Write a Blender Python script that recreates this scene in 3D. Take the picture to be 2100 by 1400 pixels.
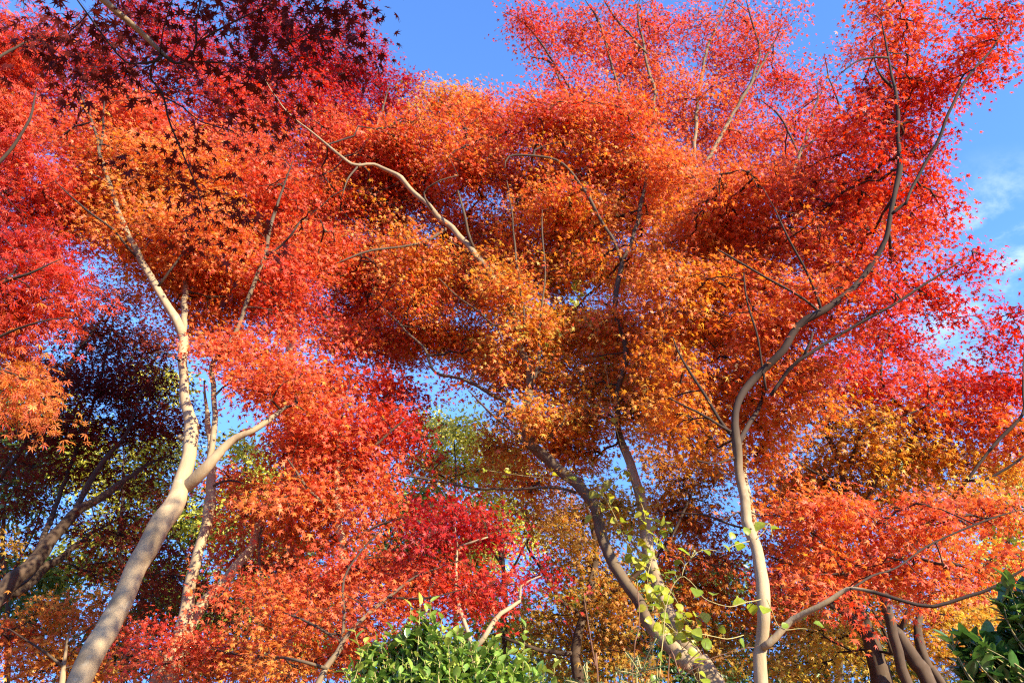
import bpy, math
import numpy as np
from mathutils import Vector, Matrix

# ------------------------------------------------------------------ camera, sky, sun, exposure
for o in list(bpy.data.objects):
    bpy.data.objects.remove(o)
SC = bpy.context.scene
COL = SC.collection
PITCH = math.radians(28.0)
FPX = 1648.0                       # focal length in pixels of a 2100 px wide frame
CAM = np.array([0.0, 0.0, 1.6])
RIGHT = np.array([1.0, 0.0, 0.0])
FWD = np.array([0.0, math.cos(PITCH), math.sin(PITCH)])
UPV = np.array([0.0, -math.sin(PITCH), math.cos(PITCH)])
cam = bpy.data.cameras.new('camera')
cam.sensor_width = 36.0
cam.lens = 36.0 * FPX / 2100.0
cam.clip_start = 0.05
cam.clip_end = 2000
camo = bpy.data.objects.new('camera', cam)
COL.objects.link(camo)
camo.location = CAM
camo.rotation_euler = (math.pi / 2 + PITCH, 0, 0)
SC.camera = camo

SUN_AZ, SUN_EL = math.radians(132.0), math.radians(30.0)      # azimuth clockwise from +Y
SUN = np.array([math.sin(SUN_AZ) * math.cos(SUN_EL), math.cos(SUN_AZ) * math.cos(SUN_EL), math.sin(SUN_EL)])
sl = bpy.data.lights.new('sun', 'SUN')
sl.energy = 5.0
sl.angle = math.radians(0.5)
sl.color = (1.0, 0.88, 0.68)
so = bpy.data.objects.new('sun', sl)
COL.objects.link(so)
so.rotation_euler = Vector(-SUN).to_track_quat('-Z', 'Y').to_euler()
so.location = (20, -10, 20)

W = bpy.data.worlds.new('World')
SC.world = W
W.use_nodes = True
nt = W.node_tree
bg = nt.nodes['Background']
sky = nt.nodes.new('ShaderNodeTexSky')
sky.sky_type = 'NISHITA'
sky.sun_disc = False
sky.sun_elevation = SUN_EL
sky.sun_rotation = SUN_AZ
sky.air_density = 1.0
sky.dust_density = 0.15
sky.ozone_density = 3.0
sky.altitude = 100
bg.inputs[1].default_value = 0.125
skc = nt.nodes.new('ShaderNodeTexCoord')
skv = nt.nodes.new('ShaderNodeVectorMath'); skv.operation = 'MAXIMUM'
skv.inputs[1].default_value = (-9, -9, 0.42)
nt.links.new(skc.outputs['Generated'], skv.inputs[0])
nt.links.new(skv.outputs[0], sky.inputs[0])
# a thin wisp of cloud low in the right of the sky
tc = nt.nodes.new('ShaderNodeTexCoord')
cdir = (2065 - 1050) / FPX * RIGHT + (700 - 560) / FPX * UPV + FWD
cdir = cdir / np.linalg.norm(cdir)
dot = nt.nodes.new('ShaderNodeVectorMath'); dot.operation = 'DOT_PRODUCT'
dot.inputs[1].default_value = tuple(cdir)
nrm = nt.nodes.new('ShaderNodeVectorMath'); nrm.operation = 'NORMALIZE'
nt.links.new(tc.outputs['Generated'], nrm.inputs[0])
nt.links.new(nrm.outputs[0], dot.inputs[0])
mr = nt.nodes.new('ShaderNodeMapRange'); mr.interpolation_type = 'SMOOTHSTEP'
mr.inputs[1].default_value = math.cos(math.radians(8)); mr.inputs[2].default_value = math.cos(math.radians(1.5))
nt.links.new(dot.outputs['Value'], mr.inputs[0])
mp = nt.nodes.new('ShaderNodeMapping'); mp.inputs['Scale'].default_value = (9, 9, 15); mp.inputs['Rotation'].default_value = (0.3, 0.5, 0.4)
nt.links.new(nrm.outputs[0], mp.inputs[0])
nz = nt.nodes.new('ShaderNodeTexNoise'); nz.inputs['Scale'].default_value = 1.3; nz.inputs['Detail'].default_value = 8; nz.inputs['Roughness'].default_value = 0.62; nz.inputs['Distortion'].default_value = 0.15
nt.links.new(mp.outputs[0], nz.inputs[0])
mr2 = nt.nodes.new('ShaderNodeMapRange'); mr2.interpolation_type = 'SMOOTHSTEP'
mr2.inputs[1].default_value = 0.42; mr2.inputs[2].default_value = 0.72
nt.links.new(nz.outputs[0], mr2.inputs[0])
mul = nt.nodes.new('ShaderNodeMath'); mul.operation = 'MULTIPLY'
nt.links.new(mr.outputs[0], mul.inputs[0]); nt.links.new(mr2.outputs[0], mul.inputs[1])
mul2 = nt.nodes.new('ShaderNodeMath'); mul2.operation = 'MULTIPLY'; mul2.inputs[1].default_value = 0.4
nt.links.new(mul.outputs[0], mul2.inputs[0])
cmix = nt.nodes.new('ShaderNodeMixRGB'); cmix.inputs[2].default_value = (5.4, 5.8, 6.4, 1)
nt.links.new(mul2.outputs[0], cmix.inputs[0]); nt.links.new(sky.outputs[0], cmix.inputs[1])
stint = nt.nodes.new('ShaderNodeMixRGB'); stint.blend_type = 'MULTIPLY'; stint.inputs[0].default_value = 1.0
stint.inputs[2].default_value = (0.68, 0.96, 1.36, 1)
nt.links.new(sky.outputs[0], stint.inputs[1]); nt.links.new(stint.outputs[0], cmix.inputs[1])
nt.links.new(cmix.outputs[0], bg.inputs[0])

SC.view_settings.view_transform = 'Standard'
SC.view_settings.look = 'None'
SC.view_settings.exposure = 1.53
SC.view_settings.gamma = 1.0
SC.render.engine = 'CYCLES'
SC.cycles.use_denoising = False
SC.cycles.pixel_filter_type = 'BLACKMAN_HARRIS'
SC.cycles.filter_width = 1.2
SC.cycles.max_bounces = 9
SC.cycles.diffuse_bounces = 6
SC.cycles.glossy_bounces = 2
SC.cycles.transmission_bounces = 7
SC.cycles.caustics_reflective = False
SC.cycles.caustics_refractive = False


def at(px, py, r):
    """World point seen at photo pixel (px, py), r metres along the view axis."""
    return CAM + r * ((px - 1050.0) / FPX * RIGHT + (700.0 - py) / FPX * UPV + FWD)


def up_at(px, py, d):
    """The same point with d the distance along the ground (about upright for equal d) instead of along the tilted view axis."""
    return at(px, py, d * (0.883 / (0.883 - 0.47 * (700.0 - py) / FPX)) ** LEAN)


LEAN = 1.1


def unit(v):
    return v / np.maximum(np.linalg.norm(v, axis=-1, keepdims=True), 1e-9)


# ------------------------------------------------------------------ materials
def ramp(node, stops):
    cr = node.color_ramp
    while len(cr.elements) > 1:
        cr.elements.remove(cr.elements[-1])
    cr.elements[0].position, cr.elements[0].color = stops[0][0], tuple(stops[0][1]) + (1,)
    for p, c in stops[1:]:
        e = cr.elements.new(p)
        e.color = tuple(c) + (1,)


def leaf_material(name, stops, trans=0.45, rough=0.42, spec=0.4, tmul=1.4, tsat=1.05):
    m = bpy.data.materials.new(name)
    m.use_nodes = True
    t = m.node_tree
    t.nodes.clear()
    out = t.nodes.new('ShaderNodeOutputMaterial')
    a = t.nodes.new('ShaderNodeAttribute'); a.attribute_name = 'hue'
    b = t.nodes.new('ShaderNodeAttribute'); b.attribute_name = 'tone'
    r = t.nodes.new('ShaderNodeValToRGB')
    ramp(r, stops)
    t.links.new(a.outputs['Fac'], r.inputs[0])
    # fine mottling of each blade
    n = t.nodes.new('ShaderNodeTexNoise'); n.inputs['Scale'].default_value = 60; n.inputs['Detail'].default_value = 2
    tco = t.nodes.new('ShaderNodeTexCoord'); t.links.new(tco.outputs['Object'], n.inputs[0])
    nm = t.nodes.new('ShaderNodeMapRange'); nm.inputs[1].default_value = 0.3; nm.inputs[2].default_value = 0.7; nm.inputs[3].default_value = 0.8; nm.inputs[4].default_value = 1.15
    t.links.new(n.outputs[0], nm.inputs[0])
    mu = t.nodes.new('ShaderNodeMath'); mu.operation = 'MULTIPLY'
    t.links.new(nm.outputs[0], mu.inputs[0]); t.links.new(b.outputs['Fac'], mu.inputs[1])
    hsv = t.nodes.new('ShaderNodeHueSaturation')
    t.links.new(r.outputs[0], hsv.inputs['Color']); t.links.new(mu.outputs[0], hsv.inputs['Value'])
    hs2 = t.nodes.new('ShaderNodeHueSaturation'); hs2.inputs['Value'].default_value = tmul; hs2.inputs['Saturation'].default_value = tsat
    t.links.new(hsv.outputs[0], hs2.inputs['Color'])
    p = t.nodes.new('ShaderNodeBsdfPrincipled')
    p.inputs['Roughness'].default_value = rough
    p.inputs['Specular IOR Level'].default_value = spec
    t.links.new(hsv.outputs[0], p.inputs['Base Color'])
    tr = t.nodes.new('ShaderNodeBsdfTranslucent')
    t.links.new(hs2.outputs[0], tr.inputs[0])
    mx = t.nodes.new('ShaderNodeMixShader'); mx.inputs[0].default_value = trans
    t.links.new(p.outputs[0], mx.inputs[1]); t.links.new(tr.outputs[0], mx.inputs[2])
    t.links.new(mx.outputs[0], out.inputs[0])
    return m


# hue scale: 0 crimson, 1 red, 2 red orange, 3 orange, 4 gold, 5 yellow green, 6 green
HUES = [(0.0, (0.29, 0.010, 0.018)), (1.0, (0.53, 0.040, 0.022)), (2.0, (0.63, 0.122, 0.054)),
        (3.0, (0.64, 0.225, 0.040)), (4.0, (0.60, 0.37, 0.06)), (5.0, (0.35, 0.34, 0.05)), (6.0, (0.08, 0.13, 0.028))]
MAPLE = leaf_material('maple_leaf', [(h / 6.0, c) for h, c in HUES], trans=0.45, rough=0.45, spec=0.3)
SHADED_MAROON = leaf_material('shaded_maroon_leaf', [(0.0, (0.085, 0.012, 0.011)), (0.2, (0.15, 0.020, 0.013)), (1.0, (0.30, 0.07, 0.02))], trans=0.3, rough=0.6, spec=0.08)  # dark red pigment with the shade on these leaves worked into the colour
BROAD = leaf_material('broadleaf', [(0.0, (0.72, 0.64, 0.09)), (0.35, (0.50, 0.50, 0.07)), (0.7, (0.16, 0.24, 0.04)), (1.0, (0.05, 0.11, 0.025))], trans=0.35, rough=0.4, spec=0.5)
GLOSSY = leaf_material('camellia_leaf', [(0.0, (0.36, 0.42, 0.07)), (0.4, (0.19, 0.31, 0.05)), (1.0, (0.035, 0.10, 0.022))], trans=0.22, rough=0.22, spec=0.7, tmul=1.6)
VINE = leaf_material('vine_leaf', [(0.0, (0.46, 0.43, 0.04)), (0.4, (0.30, 0.38, 0.04)), (1.0, (0.12, 0.25, 0.03))], trans=0.5, rough=0.35, spec=0.4, tmul=1.3)
NEEDLE = leaf_material('needle', [(0.0, (0.05, 0.13, 0.03)), (1.0, (0.015, 0.05, 0.015))], trans=0.15, rough=0.4, spec=0.4)


def bark_material(name, light, dark, spots):
    m = bpy.data.materials.new(name)
    m.use_nodes = True
    t = m.node_tree
    p = t.nodes['Principled BSDF']
    p.inputs['Roughness'].default_value = 0.85
    p.inputs['Specular IOR Level'].default_value = 0.2
    tco = t.nodes.new('ShaderNodeTexCoord')
    mp = t.nodes.new('ShaderNodeMapping'); mp.inputs['Scale'].default_value = (1, 1, 0.22)
    t.links.new(tco.outputs['Object'], mp.inputs[0])
    n1 = t.nodes.new('ShaderNodeTexNoise'); n1.inputs['Scale'].default_value = 26; n1.inputs['Detail'].default_value = 7; n1.inputs['Roughness'].default_value = 0.65
    t.links.new(mp.outputs[0], n1.inputs[0])
    n2 = t.nodes.new('ShaderNodeTexNoise'); n2.inputs['Scale'].default_value = 5; n2.inputs['Detail'].default_value = 5
    t.links.new(tco.outputs['Object'], n2.inputs[0])
    n3 = t.nodes.new('ShaderNodeTexNoise'); n3.inputs['Scale'].default_value = 17; n3.inputs['Detail'].default_value = 3
    t.links.new(tco.outputs['Object'], n3.inputs[0])
    age_shade = t.nodes.new('ShaderNodeAttribute'); age_shade.attribute_name = 'age_shade'
    r1 = t.nodes.new('ShaderNodeValToRGB')
    ramp(r1, [(0.25, tuple(c * 0.78 for c in light)), (0.5, light), (0.75, tuple(min(1, c * 1.18) for c in light))])
    t.links.new(n1.outputs[0], r1.inputs[0])
    mA = t.nodes.new('ShaderNodeMixRGB'); mA.blend_type = 'MULTIPLY'; mA.inputs[0].default_value = 1
    r2 = t.nodes.new('ShaderNodeValToRGB')
    ramp(r2, [(0.3, (0.66, 0.62, 0.55)), (0.48, (0.95, 0.93, 0.9)), (0.7, (1.1, 1.1, 1.05))])
    t.links.new(n2.outputs[0], r2.inputs[0])
    t.links.new(r1.outputs[0], mA.inputs[1]); t.links.new(r2.outputs[0], mA.inputs[2])
    mB = t.nodes.new('ShaderNodeMixRGB'); mB.inputs[2].default_value = spots + (1,)
    r3 = t.nodes.new('ShaderNodeMapRange'); r3.inputs[1].default_value = 0.62; r3.inputs[2].default_value = 0.70; r3.inputs[4].default_value = 0.35
    t.links.new(n3.outputs[0], r3.inputs[0]); t.links.new(r3.outputs[0], mB.inputs[0]); t.links.new(mA.outputs[0], mB.inputs[1])
    mC = t.nodes.new('ShaderNodeMixRGB'); mC.inputs[1].default_value = dark + (1,)
    t.links.new(age_shade.outputs['Fac'], mC.inputs[0]); t.links.new(mB.outputs[0], mC.inputs[2])
    t.links.new(mC.outputs[0], p.inputs['Base Color'])
    bu = t.nodes.new('ShaderNodeBump'); bu.inputs['Strength'].default_value = 0.35; bu.inputs['Distance'].default_value = 0.008
    t.links.new(n1.outputs[0], bu.inputs['Height']); t.links.new(bu.outputs[0], p.inputs['Normal'])
    return m


BARK = bark_material('maple_bark', (0.37, 0.275, 0.16), (0.045, 0.028, 0.020), (0.48, 0.44, 0.31))
DBARK = bark_material('dark_bark', (0.085, 0.056, 0.036), (0.035, 0.022, 0.017), (0.17, 0.15, 0.11))  # dark brown bark; also holds the shade on the lower left trunks
STEM = bark_material('green_stem', (0.36, 0.30, 0.12), (0.30, 0.26, 0.10), (0.4, 0.36, 0.2))


# ------------------------------------------------------------------ mesh helpers
def build(name, verts, faces, mat, parent=None, origin=None, attrs=None, smooth=False):
    """faces: list of (n,k) int arrays.  One mesh object."""
    verts = np.asarray(verts, dtype=np.float64)
    if origin is not None:
        verts = verts - origin
    me = bpy.data.meshes.new(name)
    me.vertices.add(len(verts))
    me.vertices.foreach_set('co', verts.astype(np.float32).ravel())
    loops = np.concatenate([f.ravel() for f in faces]).astype(np.int32)
    sizes = np.concatenate([np.full(len(f), f.shape[1]) for f in faces]).astype(np.int32)
    starts = np.concatenate([[0], np.cumsum(sizes)[:-1]]).astype(np.int32)
    me.loops.add(len(loops))
    me.loops.foreach_set('vertex_index', loops)
    me.polygons.add(len(sizes))
    me.polygons.foreach_set('loop_start', starts)
    me.polygons.foreach_set('loop_total', sizes)
    if smooth:
        me.polygons.foreach_set('use_smooth', np.ones(len(sizes), dtype=bool))
    for k, v in (attrs or {}).items():
        at_ = me.attributes.new(k, 'FLOAT', 'POINT')
        at_.data.foreach_set('value', np.asarray(v, dtype=np.float32))
    me.update(calc_edges=True)
    me.materials.append(mat)
    o = bpy.data.objects.new(name, me)
    COL.objects.link(o)
    if parent is not None:
        o.parent = parent
    return o


def spline(pts, step):
    """Catmull-Rom resampling of control rows (x, y, z, radius)."""
    P = np.asarray(pts, dtype=float)
    if len(P) == 2:
        P = np.vstack([P[0], (P[0] + P[1]) / 2, P[1]])
    Q = np.vstack([2 * P[0] - P[1], P, 2 * P[-1] - P[-2]])
    out = []
    for i in range(1, len(Q) - 2):
        n = max(2, int(np.linalg.norm(Q[i + 1][:3] - Q[i][:3]) / step))
        t = np.arange(n)[:, None] / n
        a, b, c, d = Q[i - 1], Q[i], Q[i + 1], Q[i + 2]
        out.append(0.5 * (2 * b + (c - a) * t + (2 * a - 5 * b + 4 * c - d) * t ** 2 + (3 * b - a - 3 * c + d) * t ** 3))
    out.append(P[-1:])
    return np.vstack(out)


def frames(C):
    T = unit(np.gradient(C, axis=0))
    ref = np.array([1.0, 0, 0]) if abs(T[0][0]) < 0.8 else np.array([0, 1.0, 0])
    A = np.zeros_like(T)
    v = unit(ref - T[0] * ref.dot(T[0]))
    for i in range(len(T)):
        v = unit(v - T[i] * v.dot(T[i]))
        A[i] = v
    return T, A, np.cross(T, A)


def tube(C, R, sides, rng, rough=0.05):
    T, A, B = frames(C)
    n = len(C)
    ang = np.linspace(0, 2 * np.pi, sides, endpoint=False)
    s = np.cumsum(np.r_[0, np.linalg.norm(np.diff(C, axis=0), axis=1)])
    rr = np.ones((n, sides))
    for k in range(5):
        fr, ph, m = rng.uniform(2, 9), rng.uniform(0, 6.28), rng.integers(0, 4)
        rr += rough * 0.6 * np.sin(fr * s[:, None] + ph + m * ang[None, :])
    rr *= R[:, None]
    V = C[:, None, :] + rr[..., None] * (np.cos(ang)[None, :, None] * A[:, None, :] + np.sin(ang)[None, :, None] * B[:, None, :])
    V = V.reshape(-1, 3)
    i, j = np.meshgrid(np.arange(n - 1), np.arange(sides), indexing='ij')
    a = i * sides + j
    b = i * sides + (j + 1) % sides
    F = np.stack([a, b, b + sides, a + sides], -1).reshape(-1, 4)
    V = np.vstack([V, C[-1] + T[-1] * R[-1] * 0.6, C[0]])
    e = (n - 1) * sides
    cap = np.array([[e + k, e + (k + 1) % sides, n * sides] for k in range(sides)])
    cap0 = np.array([[(k + 1) % sides, k, n * sides + 1] for k in range(sides)])
    age_shade = np.r_[np.ones(n * sides), 1, 1]
    return V, [F, np.vstack([cap, cap0])], age_shade


# leaf templates: (verts (k,3) with y towards the tip, tris)
def star(lobes, notch, droop):
    pts = [(0.0, -0.16)]
    angs = [-a for a, _ in lobes[::-1] if a > 0] + [a for a, _ in lobes]
    lens = [l for a, l in lobes[::-1] if a > 0] + [l for _, l in lobes]
    for i, (a, l) in enumerate(zip(angs, lens)):
        pts.append((l * math.sin(math.radians(a)), l * math.cos(math.radians(a))))
        if i < len(angs) - 1:
            m = math.radians((a + angs[i + 1]) / 2)
            q = notch * min(l, lens[i + 1]) ** 0.4
            pts.append((q * math.sin(m), q * math.cos(m)))
    V = np.array([(0, 0, 0.04)] + [(x, y, -droop * (x * x + y * y)) for x, y in pts])
    n = len(pts)
    return V, np.array([(0, 1 + (k + 1) % n, 1 + k) for k in range(n)])


MAPLE7 = star([(0, 1.0), (42, 0.94), (84, 0.74), (130, 0.42)], 0.33, 0.22)
MAPLE5 = star([(0, 1.0), (52, 0.92), (106, 0.62)], 0.32, 0.22)


def blade(wid, tip, fold):
    ys = [0, 0.22, 0.5, 0.78, 1.0]
    ws = [0.02, 0.8 * wid, wid, 0.62 * wid, 0.0]
    V, F = [], []
    for y, w in zip(ys, ws):
        z = -tip * y * y
        V += [(-w, y, z + fold * w), (0, y, z), (w, y, z + fold * w)]
    for i in range(4):
        a = 3 * i
        for q in ((a, a + 1, a + 4, a + 3), (a + 1, a + 2, a + 5, a + 4)):
            F += [(q[0], q[1], q[2]), (q[0], q[2], q[3])]
    return np.array(V) * [1, 1, 1] - [0, 0.1, 0], np.array(F)


def feather():
    pts = [(0, -0.1), (-0.30, 0.05)]
    V, F = [], []
    for a in (-105, -62, -22, 22, 62, 105):
        l = 1.1 - abs(a) / 230
        s, c = math.sin(math.radians(a)), math.cos(math.radians(a))
        n = len(V)
        w = 0.085
        V += [(0.03 * s, 0.03 * c, 0), (0.5 * l * s - w * c, 0.5 * l * c + w * s, -0.06), (l * s, l * c, -0.30 * l), (0.5 * l * s + w * c, 0.5 * l * c - w * s, -0.06)]
        F += [(n, n + 2, n + 1), (n, n + 3, n + 2)]
    return np.array(V), np.array(F)


FEATHER = feather()
OVATE = blade(0.27, 0.14, 0.35)
ROUND = blade(0.46, 0.25, 0.30)
OVAL4 = (np.array([(0, -0.1, 0), (0.26, 0.4, 0.06), (0, 1, -0.1), (-0.26, 0.4, 0.06)]), np.array([(0, 1, 2), (0, 2, 3)]))


def leaf_mesh(tpl, P, T, N, S, curl=None):
    V, F = tpl
    T = unit(T)
    N = unit(N - T * (N * T).sum(-1, keepdims=True))
    X = np.cross(T, N)
    out = P[:, None, :] + S[:, None, None] * (V[None, :, 0:1] * X[:, None] + V[None, :, 1:2] * T[:, None] + V[None, :, 2:3] * N[:, None] * (1.0 if curl is None else curl[:, None, None]))
    k = len(V)
    idx = (np.arange(len(P)) * k)[:, None, None] + F[None]
    return out.reshape(-1, 3), idx.reshape(-1, 3), k


def patchy(P, rng, f=0.9):
    """Smooth random field over points, about -1..1."""
    v = np.zeros(len(P))
    for _ in range(5):
        k = rng.normal(size=3) * f
        v += np.sin(P @ k + rng.uniform(0, 6.28))
    return v / 2.2


def sub_empty(name, loc, label, cat, group=None):
    e = bpy.data.objects.new(name, None)
    e.empty_display_size = 0.3
    COL.objects.link(e)
    e.location = loc
    e['label'] = label
    e['category'] = cat
    if group:
        e['group'] = group
    return e


# ------------------------------------------------------------------ tree builder
def tree(name, label, cat, limbs, blobs, seed, group=None, mat=MAPLE, bark=BARK, tpl=MAPLE5, leaf=0.032, per=26, L=0.20, Wd=0.16,
         cover=2.6, helio=1.15, back=0.5, dense=1.0, upw=0.55, flat=0.5, tilt=0.30, droop=0.25, djit=0.5, huej=0.28, to_ground=True, twig=0.0015, thick=1.0, scatter=0.5, shade_tone=1.0, place=None, shade_crown=(), shift=0.0):
    """limbs: list of (part name, [(px, py, r, width px), ...]); blobs: (px, py, r, rx px, ry px, hue[, cover]).
    The first limb is the trunk and runs on down to the ground."""
    rng = np.random.default_rng(seed)
    place0 = place or up_at
    place = lambda px, py, r: place0(px, py, r + shift)
    paths = []
    for k, (pn, pts) in enumerate(limbs):
        rows = []
        for q in pts:
            px, py, r, w = q[:4]
            ag_shade = q[4] if len(q) > 4 else float(np.clip((0.41 * w * r / FPX - 0.010) / 0.022, 0, 1))  # hand-set tone puts limb shade into the bark colour; otherwise thin wood darkens
            c = place(px, py, r)
            rows.append(np.r_[c, 0.37 * w * ((c - CAM) @ FWD) / FPX, ag_shade])
        if to_ground and (k == 0 or pn == 'trunk'):
            p0, p1 = rows[0], rows[1]
            d = unit(p0[:3] - p1[:3])
            d = unit(np.array([d[0] * 0.5, d[1] * 0.5, min(d[2], -0.5)]))
            t = (p0[2] + 0.15) / -d[2]
            lo = []
            for f in (1.0, 0.9, 0.5):
                lo.append(np.r_[p0[:3] + d * t * f, p0[3] * (1 + (0.9 if f == 1.0 else 0.4 if f == 0.9 else 0.1)), p0[4]])
            rows = lo + rows
        paths.append((pn, spline(rows, 0.06)))
    base = np.array([paths[0][1][0][0], paths[0][1][0][1], 0.0])
    root = sub_empty(name, base, label, cat, group)
    nodes = []
    for k, (pn, Q) in enumerate(paths):
        C, R = Q[:, :3].copy(), np.maximum(Q[:, 3], 0.0025)
        s = np.arange(len(C))[:, None]
        wob = sum(np.sin(s * rng.uniform(0.15, 0.5) + rng.uniform(0, 6.28)) * rng.normal(size=3) for _ in range(3))
        wob2 = sum(np.sin(s * rng.uniform(0.7, 1.6) + rng.uniform(0, 6.28)) * rng.normal(size=3) for _ in range(4))
        C += wob * np.minimum(R, 0.03)[:, None] * 0.22 + wob2 * np.minimum(R, 0.02)[:, None] * 0.13
        for _ in range(len(C) // 9):
            q = rng.integers(0, len(C))
            R *= 1 + rng.uniform(0.05, 0.18) * np.exp(-((s[:, 0] - q) / rng.uniform(0.8, 2.2)) ** 2)
        R *= 1 - 0.6 * np.clip((np.arange(len(R)) / len(R) - 0.85) / 0.15, 0, 1)
        sides = 16 if R.max() > 0.05 else (10 if R.max() > 0.02 else 7)
        V, F, age_shade = tube(C, R, sides, rng, 0.05)
        age_shade *= np.r_[np.repeat(np.clip(Q[:, 4], 0, 1), sides), Q[-1, 4], Q[0, 4]]
        build(pn, V, F, bark, root, base, {'age_shade': age_shade}, smooth=True)
        sel = (R < 0.055) if k == 0 else np.ones(len(C), bool)
        if len(C[sel]) < 2:
            sel = np.arange(len(C)) > len(C) * 0.75
        nodes.append(np.c_[C[sel][::2], R[sel][::2]])
    nodes = np.vstack(nodes)
    # spray centres
    cs, hs = [], []
    mean_n = unit(np.array([0, 0, upw]) + SUN * helio)
    larea = (leaf ** 2) * 0.78
    for b in blobs:
        px, py, r, rx, ry, hue = b[:6]
        cv = (b[6] if len(b) > 6 else 1.0) * cover * dense
        r = r + back + rng.uniform(-1, 1) * djit
        c0 = place(px, py, r)
        r = (c0 - CAM) @ FWD
        rxm, rym = rx / FPX * r, ry / FPX * r
        vd = unit(at(px, py, 1.0) - CAM)
        cv *= 0.8 / math.sqrt(0.35 ** 2 + float(vd @ mean_n) ** 2)
        n = max(3, int(round(cv * math.pi * rxm * rym / (larea * per * 0.62))))
        ns = max(2, int(n / 5))
        u = rng.normal(size=(ns, 3))
        u = unit(u) * (rng.uniform(0, 1, (ns, 1)) ** (1 / 2.6))
        zz = 0.5 * (rxm + rym) * thick + 0.12
        sx, sy = max(0.35 * rxm, rxm - 0.5 * L), max(0.35 * rym, rym - 0.3 * L)
        c = c0 + u[:, 0:1] * sx * RIGHT + u[:, 1:2] * sy * UPV + u[:, 2:3] * zz * FWD
        # boughs: flat layers of sprays
        bn = unit(np.array([0, 0, 1.0]) + 0.4 * SUN + rng.normal(size=(ns, 3)) * 0.25)
        pick = rng.integers(0, ns, n)
        off = rng.normal(size=(n, 3)) * [1, 1, 0.8] * min(0.55 * L, 0.5 * (rxm + rym) * 0.5)
        off -= bn[pick] * (off * bn[pick]).sum(1, keepdims=True) * flat
        c = c[pick] + off
        cs.append(c)
        hs.append(np.full(n, hue))
    for x, y, z, ex, ey, ez, hue, n in shade_crown:
        u = unit(rng.normal(size=(n, 3))) * (rng.uniform(0, 1, (n, 1)) ** 0.4)
        cs.append(np.array([x, y, z]) + u * [ex, ey, ez])
        hs.append(np.full(n, hue))
    cs, hs = np.vstack(cs), np.concatenate(hs)
    n = len(cs)
    # grow a branching network from the limbs to every spray (nearest first)
    NP = np.vstack([nodes[:, :3], cs])
    m0 = len(nodes)
    path = np.zeros(len(NP))
    par = np.full(n, -1)
    d = cs[:, None, :] - nodes[None, :, :3]
    dist = np.linalg.norm(d, axis=2) + np.maximum(0, -d[..., 2]) * 0.7 + nodes[None, :, 3] * 2.0
    par = dist.argmin(1)
    best = dist[np.arange(n), par]
    done = np.zeros(n, bool)
    order = []
    for _ in range(n):
        i = int(np.where(done, 1e9, best).argmin())
        done[i] = True
        order.append(i)
        path[m0 + i] = path[par[i]] + np.linalg.norm(cs[i] - NP[par[i]])
        dd = cs - cs[i]
        c = np.linalg.norm(dd, axis=1) + np.maximum(0, -dd[:, 2]) * 0.7 + 0.42 * path[m0 + i]
        up = (~done) & (c < best)
        best[up] = c[up]
        par[up] = m0 + i
    load = np.ones(len(NP))
    for i in order[::-1]:
        load[par[i]] += load[m0 + i]
    rad = twig * load[m0:] ** 0.45
    rad = np.minimum(rad, 0.010)
    pr = nodes[np.minimum(par, m0 - 1), 3] * 0.7
    rad = np.where(par < m0, np.minimum(rad, np.maximum(pr, 0.0018)), rad)
    rad0 = np.minimum(np.where(par >= m0, np.r_[np.zeros(m0), rad][par], rad * 1.25), rad * 1.6)
    A, Bp = NP[par], cs
    ln = np.linalg.norm(Bp - A, axis=1, keepdims=True)
    gd = np.zeros((n, 3))
    pd = np.where((par >= m0)[:, None], unit(A - NP[np.r_[np.zeros(m0, int), par][par]]), unit(Bp - A))
    M1 = A + (Bp - A) * 0.35 + pd * ln * 0.10 + rng.normal(size=(n, 3)) * ln * 0.05 + np.array([0, 0, 1]) * ln * 0.05
    M2 = A + (Bp - A) * 0.7 + rng.normal(size=(n, 3)) * ln * 0.04 + np.array([0, 0, 1]) * ln * 0.05
    dirn = unit(Bp - M1)
    fl = unit(dirn * [1, 1, 0.45] + rng.normal(size=(n, 3)) * 0.25 + [0, 0, -0.12])
    E = Bp + fl * L * 0.7
    ring = [A, M1, M2, Bp, E]
    rr = [rad0, rad0 * 0.65 + rad * 0.35, rad0 * 0.3 + rad * 0.7, rad, np.full(n, twig * 0.6)]
    tng = [M1 - A, M2 - A, Bp - M1, E - M2, E - Bp]
    VV = []
    for C, R, T in zip(ring, rr, tng):
        T = unit(T)
        a = unit(np.cross(T, np.array([0.31, 0.2, 0.93])))
        b = np.cross(T, a)
        for k in range(4):
            th = k * math.pi / 2
            VV.append(C + R[:, None] * (a * math.cos(th) + b * math.sin(th)))
    VV = np.stack(VV, 1)
    q = []
    for s_ in range(4):
        for k in range(4):
            q.append((s_ * 4 + k, s_ * 4 + (k + 1) % 4, s_ * 4 + 4 + (k + 1) % 4, s_ * 4 + 4 + k))
    q = np.array(q)
    F = ((np.arange(n) * 20)[:, None, None] + q[None]).reshape(-1, 4)
    age_shade = np.clip((np.repeat(np.stack(rr, 1), 4, axis=1) - 0.012) / 0.02, 0, 1).ravel()
    tw = build('twigs', VV.reshape(-1, 3), [F], bark, root, base, {'age_shade': age_shade}, smooth=True)
    tw['kind'] = 'stuff'
    # leaves
    kk = np.maximum(4, rng.poisson(per, n))
    sid = np.repeat(np.arange(n), kk)
    NL = len(sid)
    cen = np.mean(cs, axis=0)
    upn = unit(np.array([0, 0, upw]) + SUN * helio + rng.normal(size=(n, 3)) * tilt)
    f = fl
    upn = unit(upn - f * (upn * f).sum(1, keepdims=True))
    sd = np.cross(f, upn)
    u = rng.uniform(-0.9, 1.1, NL)
    v = rng.normal(size=NL) * 0.5 * (1.1 - 0.35 * np.abs(u))
    w = rng.normal(size=NL) * scatter
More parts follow.
